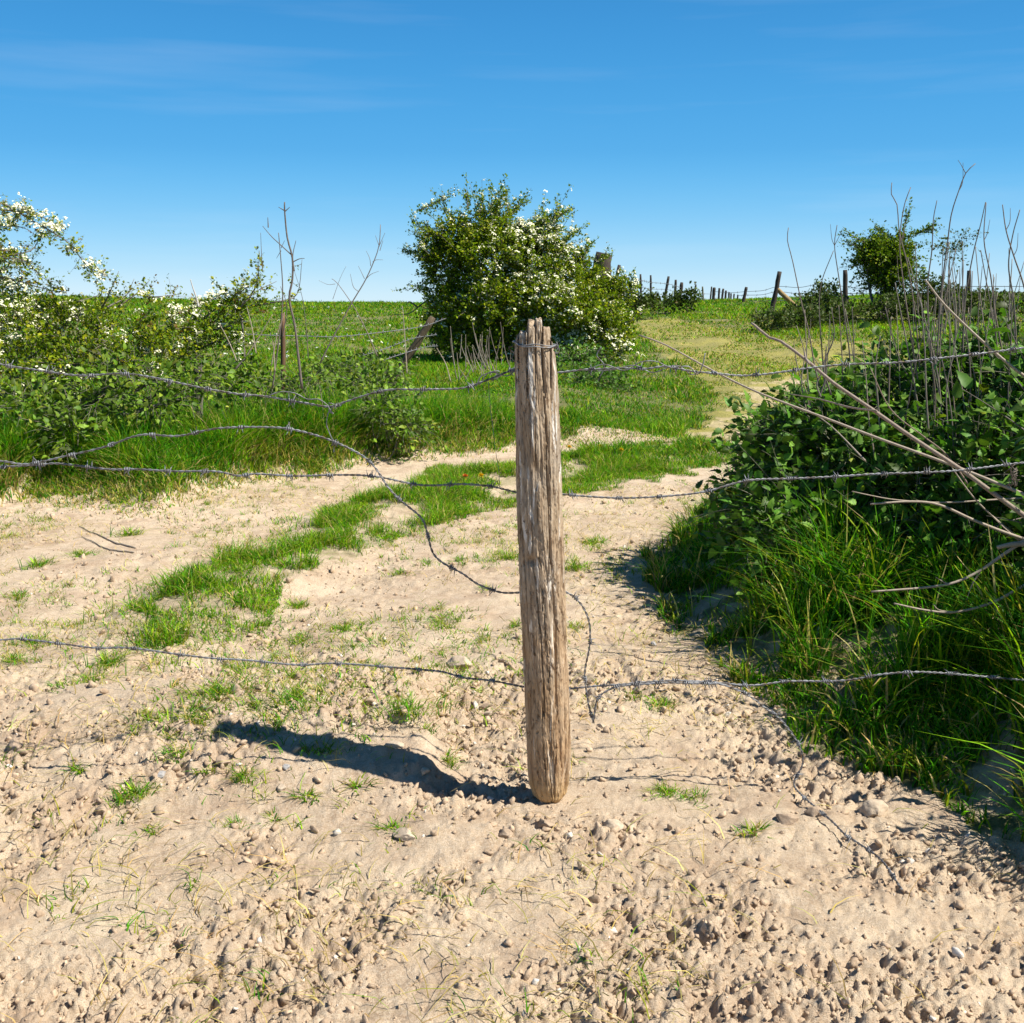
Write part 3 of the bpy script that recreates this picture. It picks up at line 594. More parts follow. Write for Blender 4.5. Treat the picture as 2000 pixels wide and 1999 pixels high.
# ties: loop round the post top, link between the two upper left wires, thin hanging wire
def simple_wire(paths, label, r=.0016, name='wire_tie', cat='wire'):
    b = MB()
    for q in paths: b.tube(spline(q, 50), r, 6)
    return tag(b.build(name, m_wire), label, cat, 'wires at the post')
def ring(v0, tilt, rs, ph0=0, ph1=2*math.pi, off=0):
    c = (P(1005, v0, YP)+P(1084, v0, YP))/2; rx = (P(1084, v0, YP)[0]-P(1005, v0, YP)[0])/2*rs; out = []
    for a in np.linspace(ph0, ph1, 40): out.append([c[0]+rx*math.cos(a), YP-rx*.92*math.sin(a), c[2]-tilt*math.cos(a)*.01+.004*math.sin(a*2+off)+.002*math.sin(5*a)])
    return out
simple_wire([ring(673, .8, 1.05), ring(675, .6, 1.09, 0, 6.2, 1), W2([(1076, 672), (1090, 676), (1084, 690), (1092, 686), (1087, 668)], YP-.03), W2([(1002, 676), (994, 680), (1004, 690), (1000, 700), (1008, 708)], YP+.02)], 'wire loop tied around the split top of the post')
simple_wire([W2([(645, 797), (640, 812), (638, 830), (645, 850), (652, 866), (652, 884)]), W2([(641, 792), (650, 798), (643, 804), (651, 808), (641, 800)], YW-.003), W2([(646, 860), (657, 865), (648, 870), (655, 862)], YW-.003)], 'short twisted tie wire hanging between the two upper left wires', .0014)
simple_wire([W2([(954, 738), (956, 780), (962, 830), (968, 880), (974, 920), (976, 952)])], 'thin straight wire hanging between the top and middle wires left of the post', .0008)
b = MB(); 
for k in range(26):
    c = P(1980+R.normal(0, 3), R.uniform(908, 945), YW); b.tube(spline([c, c+R.normal(0, .006, 3), c+R.normal(0, .008, 3)-[0, 0, .012]], 6), .0011, 4, (.10, .06, .035))
tag(b.build('leaf_litter', m_bark), 'dark withered scrap caught on the middle wire at the right edge', 'debris')

# ------------------------------------------------------------------ leaves
def T_small():
    v = np.array([(0, 0, 0), (.30, .22, .07), (.22, .40, .04), (.42, .62, .09), (.16, .72, .05), (0, 1, 0), (-.16, .72, .05), (-.42, .62, .09), (-.22, .40, .04), (-.30, .22, .07), (0, .5, -.03)], float)
    return v, np.array([(10, i, i+1) for i in range(0, 9)]+[(10, 9, 0)]), []
def T_big(st=9, ser=.07, curl=.25, wmax=.36):
    v = []; q = []
    for k in range(st):
        t = k/(st-1); w = wmax*(math.sin(math.pi*min(t*.93+.07, 1)**.75))*(1+ser*(-1)**k*1.6) if k < st-1 else 0
        z = -curl*t*t; v += [(-w, t-.03*(k % 2), z+.28*w), (0, t, z), (w, t-.03*(k % 2), z+.28*w)]
    for k in range(st-1):
        a = 3*k; q += [(a, a+1, a+4, a+3), (a+1, a+2, a+5, a+4)]
    return np.array(v, float), [], np.array(q)
TS, TB = T_small(), T_big(11, .11, .35, .29); TB2 = T_big(7, .05, .4, .30)
def T_flower(k):
    rng = np.random.default_rng(k); V = []; F = []; n = 0
    for _ in range(9):
        c = rng.normal(0, .45, 3); c[2] = abs(c[2])*.6+.15*rng.random(); d = c*np.array([.6, .6, 1])+[0, 0, .8]; d /= np.linalg.norm(d)
        a = np.cross(d, [1, .3, 0]); a /= np.linalg.norm(a); b_ = np.cross(d, a); th = np.arange(10)*math.pi/5
        rr = np.where(np.arange(10) % 2 == 0, .30, .20); ringv = c+(a*np.cos(th)[:, None]+b_*np.sin(th)[:, None])*rr[:, None]+d*.08
        V.append(np.vstack([c, ringv])); F += [(n, n+1+i, n+1+(i+1) % 10) for i in range(10)]; n += 11
    return np.vstack(V), np.array(F), []
TF = [T_flower(k) for k in range(3)]
HG = [np.array(c) for c in ((.12, .19, .006), (.20, .265, .006), (.32, .33, .010), (.05, .10, .006))]
LG = [np.array(c) for c in ((.10, .22, .015), (.17, .30, .02), (.26, .36, .03), (.05, .13, .015), (.34, .36, .05))]
BG = [np.array(c) for c in ((.06, .20, .02), (.11, .28, .03), (.17, .35, .04), (.03, .10, .02), (.34, .42, .04))]
def pal(n, pal_, wts, rng, var=.2):
    k = rng.choice(len(pal_), n, p=np.array(wts)/sum(wts)); return np.array(pal_)[k]*(1+rng.normal(0, var, (n, 1))).clip(.4, 1.8)
SUNV = np.array(SUN)
def shoots(lb, bb, fb, starts, dirs, lens, leaf, rng, per=26, wts=(3, 3, 1.2, 2), palette=HG, T=TS, blos=0., bs=.035, wood=(.10, .075, .055), rw=.004, droop=.1, flow_sel=None, red=0., lvar=.2):
    n = len(starts); K = 7; t = np.linspace(0, 1, K)
    cu = rng.normal(0, .22, (n, 3)); cu[:, 2] -= droop
    for i in range(n):
        p = starts[i]+dirs[i]*(t[:, None]*lens[i])+cu[i]*(t[:, None]**2)*lens[i]
        if bb is not None: bb.tube(p, np.linspace(rw, rw*.3, K), 4, wood, cap=False)
        m = max(3, int(per*lens[i]/.35)); s = rng.random(m)**.85; q = np.stack([np.interp(s, t, p[:, k]) for k in range(3)], -1)
        q += rng.normal(0, leaf*.55, (m, 3)); d = rdir(m, .2, rng)*.9+dirs[i]*.45; nrm = rdir(m, .75, rng)+SUNV*.7
        c = pal(m, palette, wts, rng, lvar)
        if red and rng.random() < red: c = c*.3+np.array([.22, .07, .03])*.6
        lb.scatter(T, q, frames(d, nrm), leaf*rng.uniform(.5, 1.3, m), c)
        if fb is not None:
            bl = blos if flow_sel is None else blos*flow_sel(p[-1])
            m = rng.poisson(bl*lens[i]/.35)
            if m:
                s = rng.random(m)*.85+.15; q = np.stack([np.interp(s, t, p[:, k]) for k in range(3)], -1)+rng.normal(0, leaf*.4, (m, 3))+[0, 0, leaf*.6]
                up = rdir(m, 1.5, rng)+np.array([.25, -.3, 0]); fb.scatter(TF[rng.integers(3)], q, frames(np.cross(up, rdir(m, 0, rng)), up), bs*rng.uniform(.6, 1.25, m), np.tile([.82, .80, .56], (m, 1))*rng.uniform(.85, 1.05, (m, 1)))
def blob_shoots(blobs, n, rng, Y, ln, ymul=1., inner=.35):
    """shoots filling rounded masses; blobs are (u, v, ru, rv[, dY])"""
    W_ = np.array([b_[2]*b_[3] for b_ in blobs], float); k = rng.choice(len(blobs), n, p=W_/W_.sum()); S = []; D = []
    for i in k:
        b_ = blobs[i]; yy = Y+(b_[4] if len(b_) > 4 else 0); c = P(b_[0], b_[1], yy); s = np.linalg.norm(c-[0, 0, CAM_Z])/FPX
        d = rdir(1, .1, rng)[0]; rr = np.array([b_[2]*s, b_[2]*s*ymul, b_[3]*s]); q = rng.uniform(inner, .85)
        S.append(c+d*rr*q); dd = d*np.array([1, 1, .9])+[0, 0, .35]+rng.normal(0, .35, 3); D.append(dd/np.linalg.norm(dd))
    return np.array(S), np.array(D), rng.uniform(ln[0], ln[1], n)
def limbs(bb, base, tips, r0, rng, col, wig=.12):
    for tp in tips:
        m = base*.5+tp*.5+rng.normal(0, wig, 3)*np.linalg.norm(tp-base); m[2] = base[2]*.55+tp[2]*.45; p = spline([base+rng.normal(0, r0, 3)*[1, 1, 0]-[0, 0, .05], m, tp], 14)
        bb.tube(p, np.linspace(r0, r0*.25, len(p)), 7, col)

# the hawthorn in the middle
def hawthorn():
    rng = np.random.default_rng(11); Y = 18.5; gp = G(960, 708, relief); Y = gp[1]+.6; base = np.array([P(960, 700, Y)[0], Y, float(relief(P(960, 700, Y)[0], Y))])
    root = empty('hawthorn_bush', base, 'large rounded hawthorn bush in white blossom standing alone against the sky', 'bush')
    bl = [(890, 462, 42, 36), (955, 458, 52, 38), (1025, 475, 40, 30), (1070, 445, 16, 16), (875, 520, 48, 48), (960, 505, 80, 60, -.3), (1050, 510, 60, 55, -.2), (885, 610, 55, 60, -.2), (960, 600, 70, 60, -.6), (1050, 600, 75, 60, -.7), (1115, 545, 55, 42),
          (1130, 620, 70, 55, -.8), (1185, 578, 42, 32, -.3), (1190, 640, 42, 38, -.8), (890, 675, 45, 38, -.3), (970, 680, 60, 35, -.6), (1205, 680, 26, 16, -1.2), (1130, 690, 55, 26, -1.), (1230, 570, 20, 12, -.3), (845, 470, 18, 15)]
    lb, bb, fb = MB(), MB(), MB(); S, D, L = blob_shoots(bl, 3600, rng, Y, (.14, .34), .95)
    x0 = P(870, 500, Y)[0]; x1 = P(1230, 500, Y)[0]; zt = P(0, 470, Y)[2]
    sel = lambda p: (.15+.75*np.clip((p[0]-x0)/(x1-x0), 0, 1)+.8*(p[2] > zt))*(.25+2.2*(fbm(p[0], p[2], 1.6, 2, 15) > .0))
    shoots(lb, bb, fb, S, D, L, .052, rng, per=40, blos=2.4, bs=.054, flow_sel=sel, rw=.007, wts=(3, 4, 2.6, 1))
    tips = [(845, 385, 60, -8), (915, 372, 6, -30), (975, 378, 12, -40), (990, 375, -4, -28), (1010, 385, 22, -25), (1092, 400, 18, -6), (1115, 450, 25, -20), (1145, 480, 10, -25), (1175, 500, 16, -12), (822, 485, -32, -5), (835, 440, -20, -8), (1205, 540, 25, -4), (1245, 690, 18, 5), (930, 385, -10, -28), (1000, 395, 10, -20), (830, 555, -20, -8), (1255, 600, 10, -5)]
    S = []; D = []; L = []
    for u, v, du, dv in tips:
        for k in range(5):
            vv = v+(4 if v > 420 else 14); a = P(u-du*.5, vv-dv*.5+8, Y+rng.normal(0, .2)); c = P(u+du*.5+rng.normal(0, 6), vv+dv*.5+rng.normal(0, 5), Y+rng.normal(0, .2)); S.append(a); L.append(np.linalg.norm(c-a)+.06); D.append((c-a)/np.linalg.norm(c-a))
    cc = P(960, 540, Y)
    for k in range(150):
        b_ = bl[rng.integers(len(bl))]; q = P(b_[0], b_[1], Y+rng.normal(0, .3)); d = q-cc; d[1] *= .3; d /= np.linalg.norm(d)+1e-6
        if d[2] < -.3 or b_[0] > 1100: continue
        d = d+rng.normal(0, .25, 3)+[0, 0, .25]; d /= np.linalg.norm(d); S.append(q+d*b_[2]*.0086*.85); D.append(d); L.append(rng.uniform(.25, .6))
    shoots(lb, bb, fb, np.array(S), np.array(D), np.array(L), .048, rng, per=28, blos=1.2, bs=.045, rw=.006, droop=0)
    limbs(bb, base, [P(b_[0], b_[1], Y) for b_ in bl], .08, rng, (.07, .055, .04))
    bare = MB()
    for q in ([(860, 575), (830, 590), (800, 612), (765, 616)], [(845, 585), (832, 575), (828, 560)], [(815, 600), (800, 590), (792, 596)]):
        bb.tube(spline([P(u, v, Y) for u, v in q], 14), np.linspace(.018, .005, len(spline([P(u, v, Y) for u, v in q], 14))), 5, (.04, .03, .025))
    bb.build('trunk', m_bark, root); lb.build('crown', m_leaf, root); fb.build('blossom', m_blos, root)
    return root
hawthorn()

# flowering hedge on the left
def left_hedge():
    rng = np.random.default_rng(21); Y = 9.3; base = np.array([P(-30, 800, Y)[0], Y, 0]); base[2] = float(relief(base[0], Y))
    root = empty('hawthorn_hedge', base, 'low sprawling hawthorn hedge with white flower sprays along the left side', 'hedge'); lb, bb, fb = MB(), MB(), MB()
    bl = [(40, 640, 95, 60), (-60, 560, 90, 120, .3), (150, 640, 80, 50), (240, 662, 62, 38, -.2), (330, 655, 62, 34, -.1), (410, 645, 50, 28, 0), (470, 600, 28, 28), (30, 720, 90, 50, -.4), (150, 715, 80, 40, -.4), (300, 700, 90, 35, -.3), (440, 660, 40, 22)]
    S, D, L = blob_shoots(bl, 1150, rng, Y, (.09, .2), 1.3)
    sel = lambda p: .15+5.*(fbm(p[0], p[2], 2.6, 2, 5) > .12)
    shoots(lb, bb, fb, S, D, L, .031, rng, per=44, blos=1.1, bs=.034, rw=.0035, flow_sel=sel, red=.03, wts=(2.5, 3, 2, 1.5))
    arcs = [([(-60, 380), (10, 400), (60, 430), (105, 455), (140, 480), (170, 520), (208, 538)], 1.8, 1), ([(-60, 400), (0, 410), (50, 415), (95, 430), (125, 455)], 5, 1), ([(-60, 430), (0, 440), (45, 445), (70, 460)], 3, 1), ([(-40, 520), (20, 500), (60, 490), (75, 470), (90, 440)], .8, 1), ([(-50, 500), (10, 505), (50, 510), (80, 540), (110, 560)], .7, 1),
            ([(-40, 540), (20, 545), (70, 560), (120, 570), (130, 560)], .6, 1), ([(-50, 480), (10, 490), (35, 500), (70, 520)], 1, 1), ([(200, 600), (215, 570), (232, 530)], .1, .6), ([(210, 600), (245, 580), (262, 545)], .1, .6), ([(230, 600), (265, 575), (290, 550)], .1, .6), ([(330, 620), (380, 600), (430, 580)], 3, .8), ([(400, 620), (440, 590), (470, 570), (510, 545)], .4, .9),
            ([(450, 620), (480, 590), (500, 570), (540, 550)], .3, .8), ([(470, 600), (500, 560), (505, 520), (507, 490)], .1, .8), ([(480, 600), (540, 590), (580, 575), (590, 507)], .1, .35), ([(380, 650), (440, 640), (470, 625), (500, 640)], 1.5, .6), ([(280, 580), (310, 580), (350, 575)], .6, .8), ([(110, 600), (150, 590), (200, 575)], .5, .8), ([(60, 700), (120, 640), (160, 600)], .6, .8), ([(20, 740), (80, 730), (140, 710)], .5, .8), ([(240, 720), (290, 740), (310, 760)], 4, .5), ([(130, 590), (150, 620), (165, 640)], 4, .6), ([(180, 630), (210, 650), (240, 670), (280, 680)], 5, .6)]
    for q, bls, dn in arcs:
        p = spline([P(u, v, Y+rng.normal(0, .15)) for u, v in q], 16); bb.tube(p, np.linspace(.009, .002, len(p)), 5, (.09, .07, .05)); Ltot = np.linalg.norm(np.diff(p, axis=0), axis=1).sum()
        m = int(Ltot*52*dn); k = rng.integers(0, len(p)-1, m); S = p[k]+rng.normal(0, .018, (m, 3)); D = rdir(m, .2, rng)*.8+(p[k+1]-p[k])/np.linalg.norm(p[k+1]-p[k], axis=1)[:, None]*.6
        D /= np.linalg.norm(D, axis=1)[:, None]; shoots(lb, bb, fb, S, D, rng.uniform(.05, .13, m), .026, rng, per=26, blos=bls*1.5, bs=.034, rw=.002, red=.08, wts=(2, 3, 3, 1))
    limbs(bb, base, [P(b_[0], b_[1], Y) for b_ in bl], .03, rng, (.08, .06, .045))
    bb.build('branch', m_bark, root); lb.build('foliage', m_leaf, root); fb.build('blossom', m_blos, root)
left_hedge()

# brambles: compound leaves on arching canes
def bramble(name, blobs, Y, n, leaf, seed, label, cat, ymul=1.2, per=16, cane=14, palette=BG, wts=(3, 3, 1.3, 1.6, .25), T=TB, ln=(.1, .22), group=None):
    rng = np.random.default_rng(seed); c = np.array([0., 0, 0]); c[:] = P(blobs[0][0], blobs[0][1], Y); c[2] = float(relief(c[0], c[1]))
    root = empty(name, c, label, cat, group); lb, bb = MB(), MB(); S, D, L = blob_shoots(blobs, n, rng, Y, ln, ymul)
    k = S[:, 2] > relief(S[:, 0], S[:, 1])+.03; S, D, L = S[k], D[k], L[k]
    shoots(lb, bb, None, S, D, L, leaf, rng, per=per, T=T, palette=palette, wts=wts, rw=.0025, lvar=.42, wood=(.10, .11, .04), droop=.35)
    for b_ in blobs:
        if b_[1] > 1020: continue
        for _ in range(max(1, cane//len(blobs))):
            q = P(b_[0]+rng.normal(0, b_[2]*.5), b_[1]-rng.random()*b_[3]*.6, Y+(b_[4] if len(b_) > 4 else 0)); e = q+rng.normal(0, .12, 3)*[1, 1, 0]; e[2] = float(relief(e[0], e[1]))-.03
            p = spline([e, (e+q)/2+rng.normal(0, .04, 3), q, q+rng.normal(0, .1, 3)-[0, 0, .06]], 14); bb.tube(p, np.linspace(.005, .0015, len(p)), 5, (.13, .09, .05))
    bb.build('stem', m_bark, root); lb.build('foliage', m_bram, root); return root
bramble('bramble', [(60, 790, 90, 45), (190, 780, 80, 50), (300, 775, 70, 45, .1), (380, 740, 60, 30, .3), (250, 720, 70, 30, .3), (140, 850, 60, 40, -.3)], 8.3, 430, .055, 31, 'grey-green bramble patch sprawling under the left hedge', 'bramble', per=12, palette=LG)
bramble('bramble', [(480, 735, 45, 20), (430, 750, 50, 22, -.1), (530, 760, 45, 20, -.2), (600, 745, 50, 18)], 9.3, 200, .05, 32, 'low bramble clump at the foot of the tall dead stem', 'bramble', per=10, palette=LG)
bramble('bramble', [(740, 795, 45, 28), (785, 835, 45, 28, -.1), (720, 745, 45, 22, .6), (680, 725, 40, 16, 1.0)], 9.4, 300, .05, 33, 'rounded bramble clump beyond the droop in the top wire', 'bramble', per=12, palette=LG)
bramble('bramble', [(700, 715, 50, 14), (770, 725, 30, 12, .5), (640, 720, 40, 12)], 12.5, 130, .06, 34, 'bramble patch at the foot of the leaning fence post', 'bramble', per=12, palette=LG)
RB = [(1545, 825, 45, 42, .8), (1500, 910, 42, 50, .6), (1615, 805, 62, 45, .7), (1650, 880, 110, 100, .2), (1780, 800, 110, 110, .4), (1780, 950, 130, 90, -.1), (1920, 790, 120, 120, .3), (1930, 930, 120, 100, -.4), (1460, 985, 50, 40, .4), (1560, 1000, 110, 60, .0), (1700, 1040, 120, 60, -.2), (1880, 1060, 110, 60, -.5), (2080, 850, 110, 190, -.2), (1520, 880, 60, 60, .5), (1450, 1050, 40, 28, .2), (1520, 1085, 80, 30, -.2)]
bramble('bramble', RB, 4.8, 3000, .054, 35, 'big dense mound of nettles and brambles with large leaves on the right', 'bramble', ymul=1.1, per=11, cane=40, ln=(.12, .3))
def offright():
    rng = np.random.default_rng(36); root = empty('hedge_bush', (2.75, 2.9, .2), 'dense hedge bush at the right edge of the track, shading the bank', 'bush'); lb, bb = MB(), MB()
    cs = [(2.05, 3.3, .5, .42), (2.2, 3.2, .62, .4), (1.9, 2.85, .35, .28), (2.15, 3.9, .6, .45), (2.35, 3.3, .5, .45), (2.7, 3.0, .65, .5), (2.5, 2.6, .6, .5), (2.9, 3.7, .6, .5), (2.35, 2.2, .45, .4), (2.2, 3.7, .5, .4), (3.1, 2.8, .7, .45)]
    S = []; D = []
    for _ in range(760):
        c = cs[rng.integers(len(cs))]; d = rdir(1, .1, rng)[0]; S.append(np.array([c[0], c[1], c[2]+.15])+d*c[3]*rng.uniform(.3, .95)); dd = d+[0, 0, .3]; D.append(dd/np.linalg.norm(dd))
    shoots(lb, bb, None, np.array(S), np.array(D), rng.uniform(.12, .3, len(S)), .065, rng, per=10, T=TB2, palette=BG, wts=(3, 3, 1, 2, .1), rw=.003)
    limbs(bb, np.array([2.75, 2.9, .2]), [np.array([c[0], c[1], c[2]]) for c in cs], .02, rng, (.1, .08, .05)); bb.build('branch', m_bark, root); lb.build('foliage', m_bram, root)
offright()
# small tree and scrub on the right skyline
def skyline():
    rng = np.random.default_rng(41); Y = 30.; base = P(1728, 600, Y); base[2] = float(relief(base[0], Y))
    root = empty('hawthorn_tree', base, 'small leafy round-topped tree on the right skyline', 'tree'); lb, bb = MB(), MB()
    bl = [(1702, 500, 20, 24), (1730, 508, 28, 32), (1753, 496, 18, 22), (1722, 550, 18, 18), (1742, 540, 22, 22), (1692, 515, 12, 12), (1760, 515, 12, 18)]
    S, D, L = blob_shoots(bl, 560, rng, Y, (.25, .6), 1.); shoots(lb, bb, None, S, D, L, .075, rng, per=22, rw=.008, wts=(3, 1.5, .6, 2))
    for u, v, u2, v2 in ((1700, 480, 1668, 463), (1765, 470, 1812, 446), (1755, 470, 1770, 430), (1775, 460, 1800, 452), (1695, 490, 1672, 480), (1735, 470, 1728, 460)):
        a, c = P(u, v, Y), P(u2, v2, Y); S = a+(c-a)*rng.random((7, 1)); shoots(lb, bb, None, S, np.tile((c-a)/np.linalg.norm(c-a), (7, 1)), np.full(7, .5), .065, rng, per=14, rw=.008, droop=0, wts=(3, 1.5, .6, 2))
    limbs(bb, base, [P(b_[0], b_[1], Y) for b_ in bl], .06, rng, (.08, .06, .05)); bb.build('trunk', m_bark, root); lb.build('crown', m_leaf, root)
skyline()
DG = [np.array(c) for c in ((.03, .07, .015), (.05, .10, .02), (.09, .13, .03), (.02, .045, .012), (.12, .08, .03))]
bramble('scrub', [(1600, 600, 50, 26), (1560, 625, 50, 22, -2), (1510, 625, 35, 14, -3), (1640, 615, 50, 20, -1), (1610, 575, 26, 20, 1)], 30, 520, .09, 51, 'dark scrub round the foot of the braced fence post', 'bush', palette=DG, per=18, T=TS, ln=(.15, .32))
bramble('scrub', [(1740, 605, 60, 18), (1800, 600, 50, 20), (1830, 570, 22, 24), (1800, 560, 22, 18), (1860, 590, 40, 22), (1920, 595, 50, 22), (1990, 595, 50, 22)], 29, 640, .085, 52, 'low dark scrub under the small skyline tree', 'bush', palette=DG, per=18, T=TS, ln=(.15, .32))
bramble('scrub', [(1235, 588, 36, 10), (1270, 588, 24, 8)], 33, 130, .10, 53, 'dark scrub beside the thick post behind the hawthorn', 'bush', palette=DG, per=18, T=TS, ln=(.15, .32))
bramble('scrub', [(1315, 590, 18, 8), (1350, 584, 12, 14)], 36, 90, .10, 54, 'small scrub bush among the thin skyline posts', 'bush', palette=DG, per=18, T=TS, ln=(.15, .32))
bramble('scrub', [(1855, 485, 14, 12), (1880, 470, 10, 14), (1850, 500, 10, 8)], 20, 60, .05, 55, 'leafy spray on the tall stems right of the small tree', 'bush', palette=DG, per=10, T=TS, ln=(.15, .35), cane=3)
bramble('weed', [(1160, 745, 55, 18), (1190, 760, 40, 14), (1120, 700, 50, 20, 1.5)], 15, 260, .055, 56, 'green weeds growing at the right foot of the hawthorn', 'plant', per=12, T=TS, ln=(.15, .35))

# ------------------------------------------------------------------ dead stems and branches
def stick(name, paths, Y, r, col, label, cat, group=None, dy=0.):
    b = MB()
    for k, q in enumerate(paths):
        yy = Y if np.isscalar(Y) else None
        p = spline([P(u, v, (Y if yy is not None else np.interp(i/(len(q)-1), [0, 1], Y))) for i, (u, v) in enumerate(q)], 26)
        rr = r*(1 if k == 0 else .42); b.tube(p, np.linspace(rr*.45, rr, len(p))*1.15, 6, col)
    return tag(b.build(name, m_bark), label, cat, group)
TAN = (.42, .33, .24); BRN = (.06, .038, .028); GRY = (.16, .13, .105)
S_ = 'dead_branch'; gb = 'dead branches over the right brambles'
stick(S_, [[(1468, 632), (1474, 636), (1503, 660), (1525, 667), (1579, 707), (1626, 747), (1699, 797), (1782, 855), (1876, 917), (1990, 1000), (2080, 1060)], [(1572, 688), (1574, 700), (1580, 710)], [(1543, 770), (1600, 780), (1660, 796), (1712, 803)]], (3.9, 3.3), .0075, (.30, .21, .15), 'longest brown dead branch slanting down across the brambles to the right edge', 'branch', gb)
stick(S_, [[(1248, 655), (1300, 674), (1401, 729), (1488, 770), (1612, 817), (1717, 857), (1862, 910), (1990, 962), (2080, 1000)], [(1560, 790), (1620, 830), (1690, 900)]], (4.3, 3.5), .0055, TAN, 'long thin tan dead branch reaching left above the bare track', 'branch', gb)
stick(S_, [[(1807, 547), (1847, 598), (1923, 671), (1990, 727), (2080, 790)]], 3.9, .006, TAN, 'pale dead branch crossing the top wire at the right edge', 'branch', gb)
stick(S_, [[(1702, 1156), (1807, 1148), (1865, 1138), (1916, 1114), (1974, 1074), (2060, 1020)], [(1888, 1172), (1900, 1140), (1918, 1112)], [(1828, 1128), (1850, 1140), (1870, 1137)]], 3.35, .0055, TAN, 'forked pale dead branch pointing left over the dark grass', 'branch', gb)
stick(S_, [[(1746, 1179), (1807, 1192), (1865, 1196), (1934, 1179), (1990, 1150), (2060, 1110)], [(1822, 1180), (1835, 1192), (1865, 1196)]], 3.3, .005, TAN, 'lowest pale dead branch curving up to the right edge', 'branch', gb)
stick(S_, [[(1664, 960), (1700, 968), (1753, 977), (1843, 982), (1950, 976), (2050, 970)]], 3.7, .0035, TAN, 'thin tan dead branch lying level across the dark bramble shade', 'branch', gb)
stick(S_, [[(1700, 985), (1782, 980), (1836, 987), (1901, 1016), (1967, 1042), (2050, 1070)], [(1930, 1000), (1960, 1030), (1990, 1056)]], 3.5, .006, TAN, 'stout pale dead branch just above the forked one', 'branch', gb)
stick(S_, [[(1860, 915), (1900, 970), (1940, 1010), (2000, 1060)]], 3.6, .0035, TAN, 'thin dead branch dropping steeply behind the longest brown branch', 'branch', gb)
stick(S_, [[(1700, 720), (1740, 800), (1800, 850), (1850, 890), (1900, 960)]], 3.9, .003, (.25, .14, .1), 'thin reddish dead branch through the middle of the brambles', 'branch', gb)
stick('root_stub', [[(1948, 1070), (1970, 1065), (1990, 1063), (2060, 1058)]], 3.35, .012, TAN, 'short thick cut branch end at the right edge', 'branch', gb)
gs = 'dry upright stems on the right'
up = [([(1540, 445), (1538, 470), (1548, 510), (1565, 590), (1580, 650), (1592, 720), (1610, 790)], 5.2, 'leftmost dry stem, bowed, rising above the braced fence post'), ([(1635, 440), (1630, 480), (1638, 540), (1650, 620), (1660, 700), (1662, 780)], 5.2, 'dark dry stem rising just left of the upright skyline post'), ([(1628, 490), (1605, 550), (1600, 600), (1605, 680), (1615, 800)], 5.3, 'dry stem leaning out left and joining the dark one'),
  ([(1742, 357), (1741, 380), (1752, 400), (1755, 440), (1760, 470), (1775, 530), (1790, 640), (1800, 760)], 5.0, 'tall crooked dry stem with curled side twigs in front of the small tree'), ([(1779, 366), (1768, 395), (1761, 430), (1757, 480), (1765, 560), (1780, 660), (1795, 760)], 4.9, 'tall straight dry stem crossing the crooked one'), ([(1830, 392), (1823, 430), (1820, 490), (1812, 560), (1815, 660)], 5., 'thin dry stem between the small tree and the arching dark cane'),
  ([(1905, 320), (1886, 339), (1872, 375), (1858, 420), (1850, 480), (1842, 540), (1836, 600), (1830, 700)], 4.6, 'tallest dark arching cane running up out of the brambles'), ([(1925, 395), (1915, 440), (1900, 500), (1885, 590), (1880, 690)], 4.9, 'dark dry stem right of the arching cane'), ([(1926, 396), (1922, 470), (1935, 540), (1945, 620), (1960, 700)], 4.8, 'forked dry stem sharing a tip with the one beside it'),
  ([(1958, 400), (1965, 450), (1980, 500), (2000, 560), (2020, 650)], 4.4, 'dry stem leaning right at the right edge'), ([(1992, 410), (1978, 460), (1970, 520), (1980, 590), (1985, 680)], 4.5, 'dark dry stem standing at the right edge'), ([(1664, 600), (1666, 640), (1668, 700), (1664, 790)], 5.1, 'short dark dry stem below the upright skyline post'), ([(1740, 620), (1738, 700), (1735, 800)], 4.8, 'short straight dry stem in front of the top wire')]
for q, Y, lab in up:
    ex = []; rng = np.random.default_rng(int(q[0][0]))
    for k in range(rng.integers(0, 3)):
        i = rng.integers(1, max(2, len(q)-2)); u, v = q[i]; s = rng.choice([-1, 1]); ex.append([(u+s*rng.uniform(8, 16), v-rng.uniform(25, 60)), (u+s*rng.uniform(5, 9), v-rng.uniform(10, 20)), (u, v)])
    stick('dead_cane', [q]+ex, Y, .0034, BRN if 'dark' in lab else (.13, .08, .058), lab, 'stem', gs)
for k in range(70):
    u = R.uniform(1560, 1995); u = u if R.random() < .35 else R.uniform(1790, 2010); vt = R.uniform(470, 640) if u > 1780 else R.uniform(590, 700); vb = R.uniform(840, 900) if u > 1700 else R.uniform(760, 850); ln = R.normal(0, 28)
    q = [(u+ln, vt), (u+ln*.6+R.normal(0, 6), vt*.66+vb*.34), (u+ln*.2+R.normal(0, 5), vt*.33+vb*.67), (u, vb)]; s = R.choice([-1, 1])
    stick('dead_cane', [q, [(q[1][0]+s*9, q[1][1]-50), (q[1][0]+s*6, q[1][1]-22), q[1]]], R.uniform(4.4, 5.6), R.uniform(.0022, .0036), [BRN, GRY, (.30, .235, .17), (.15, .10, .07)][R.integers(4)], 'one of the crowd of thin dry stems standing in the brambles', 'stem', 'crowd of thin dry stems on the right')
gl = 'dead stems on the left'
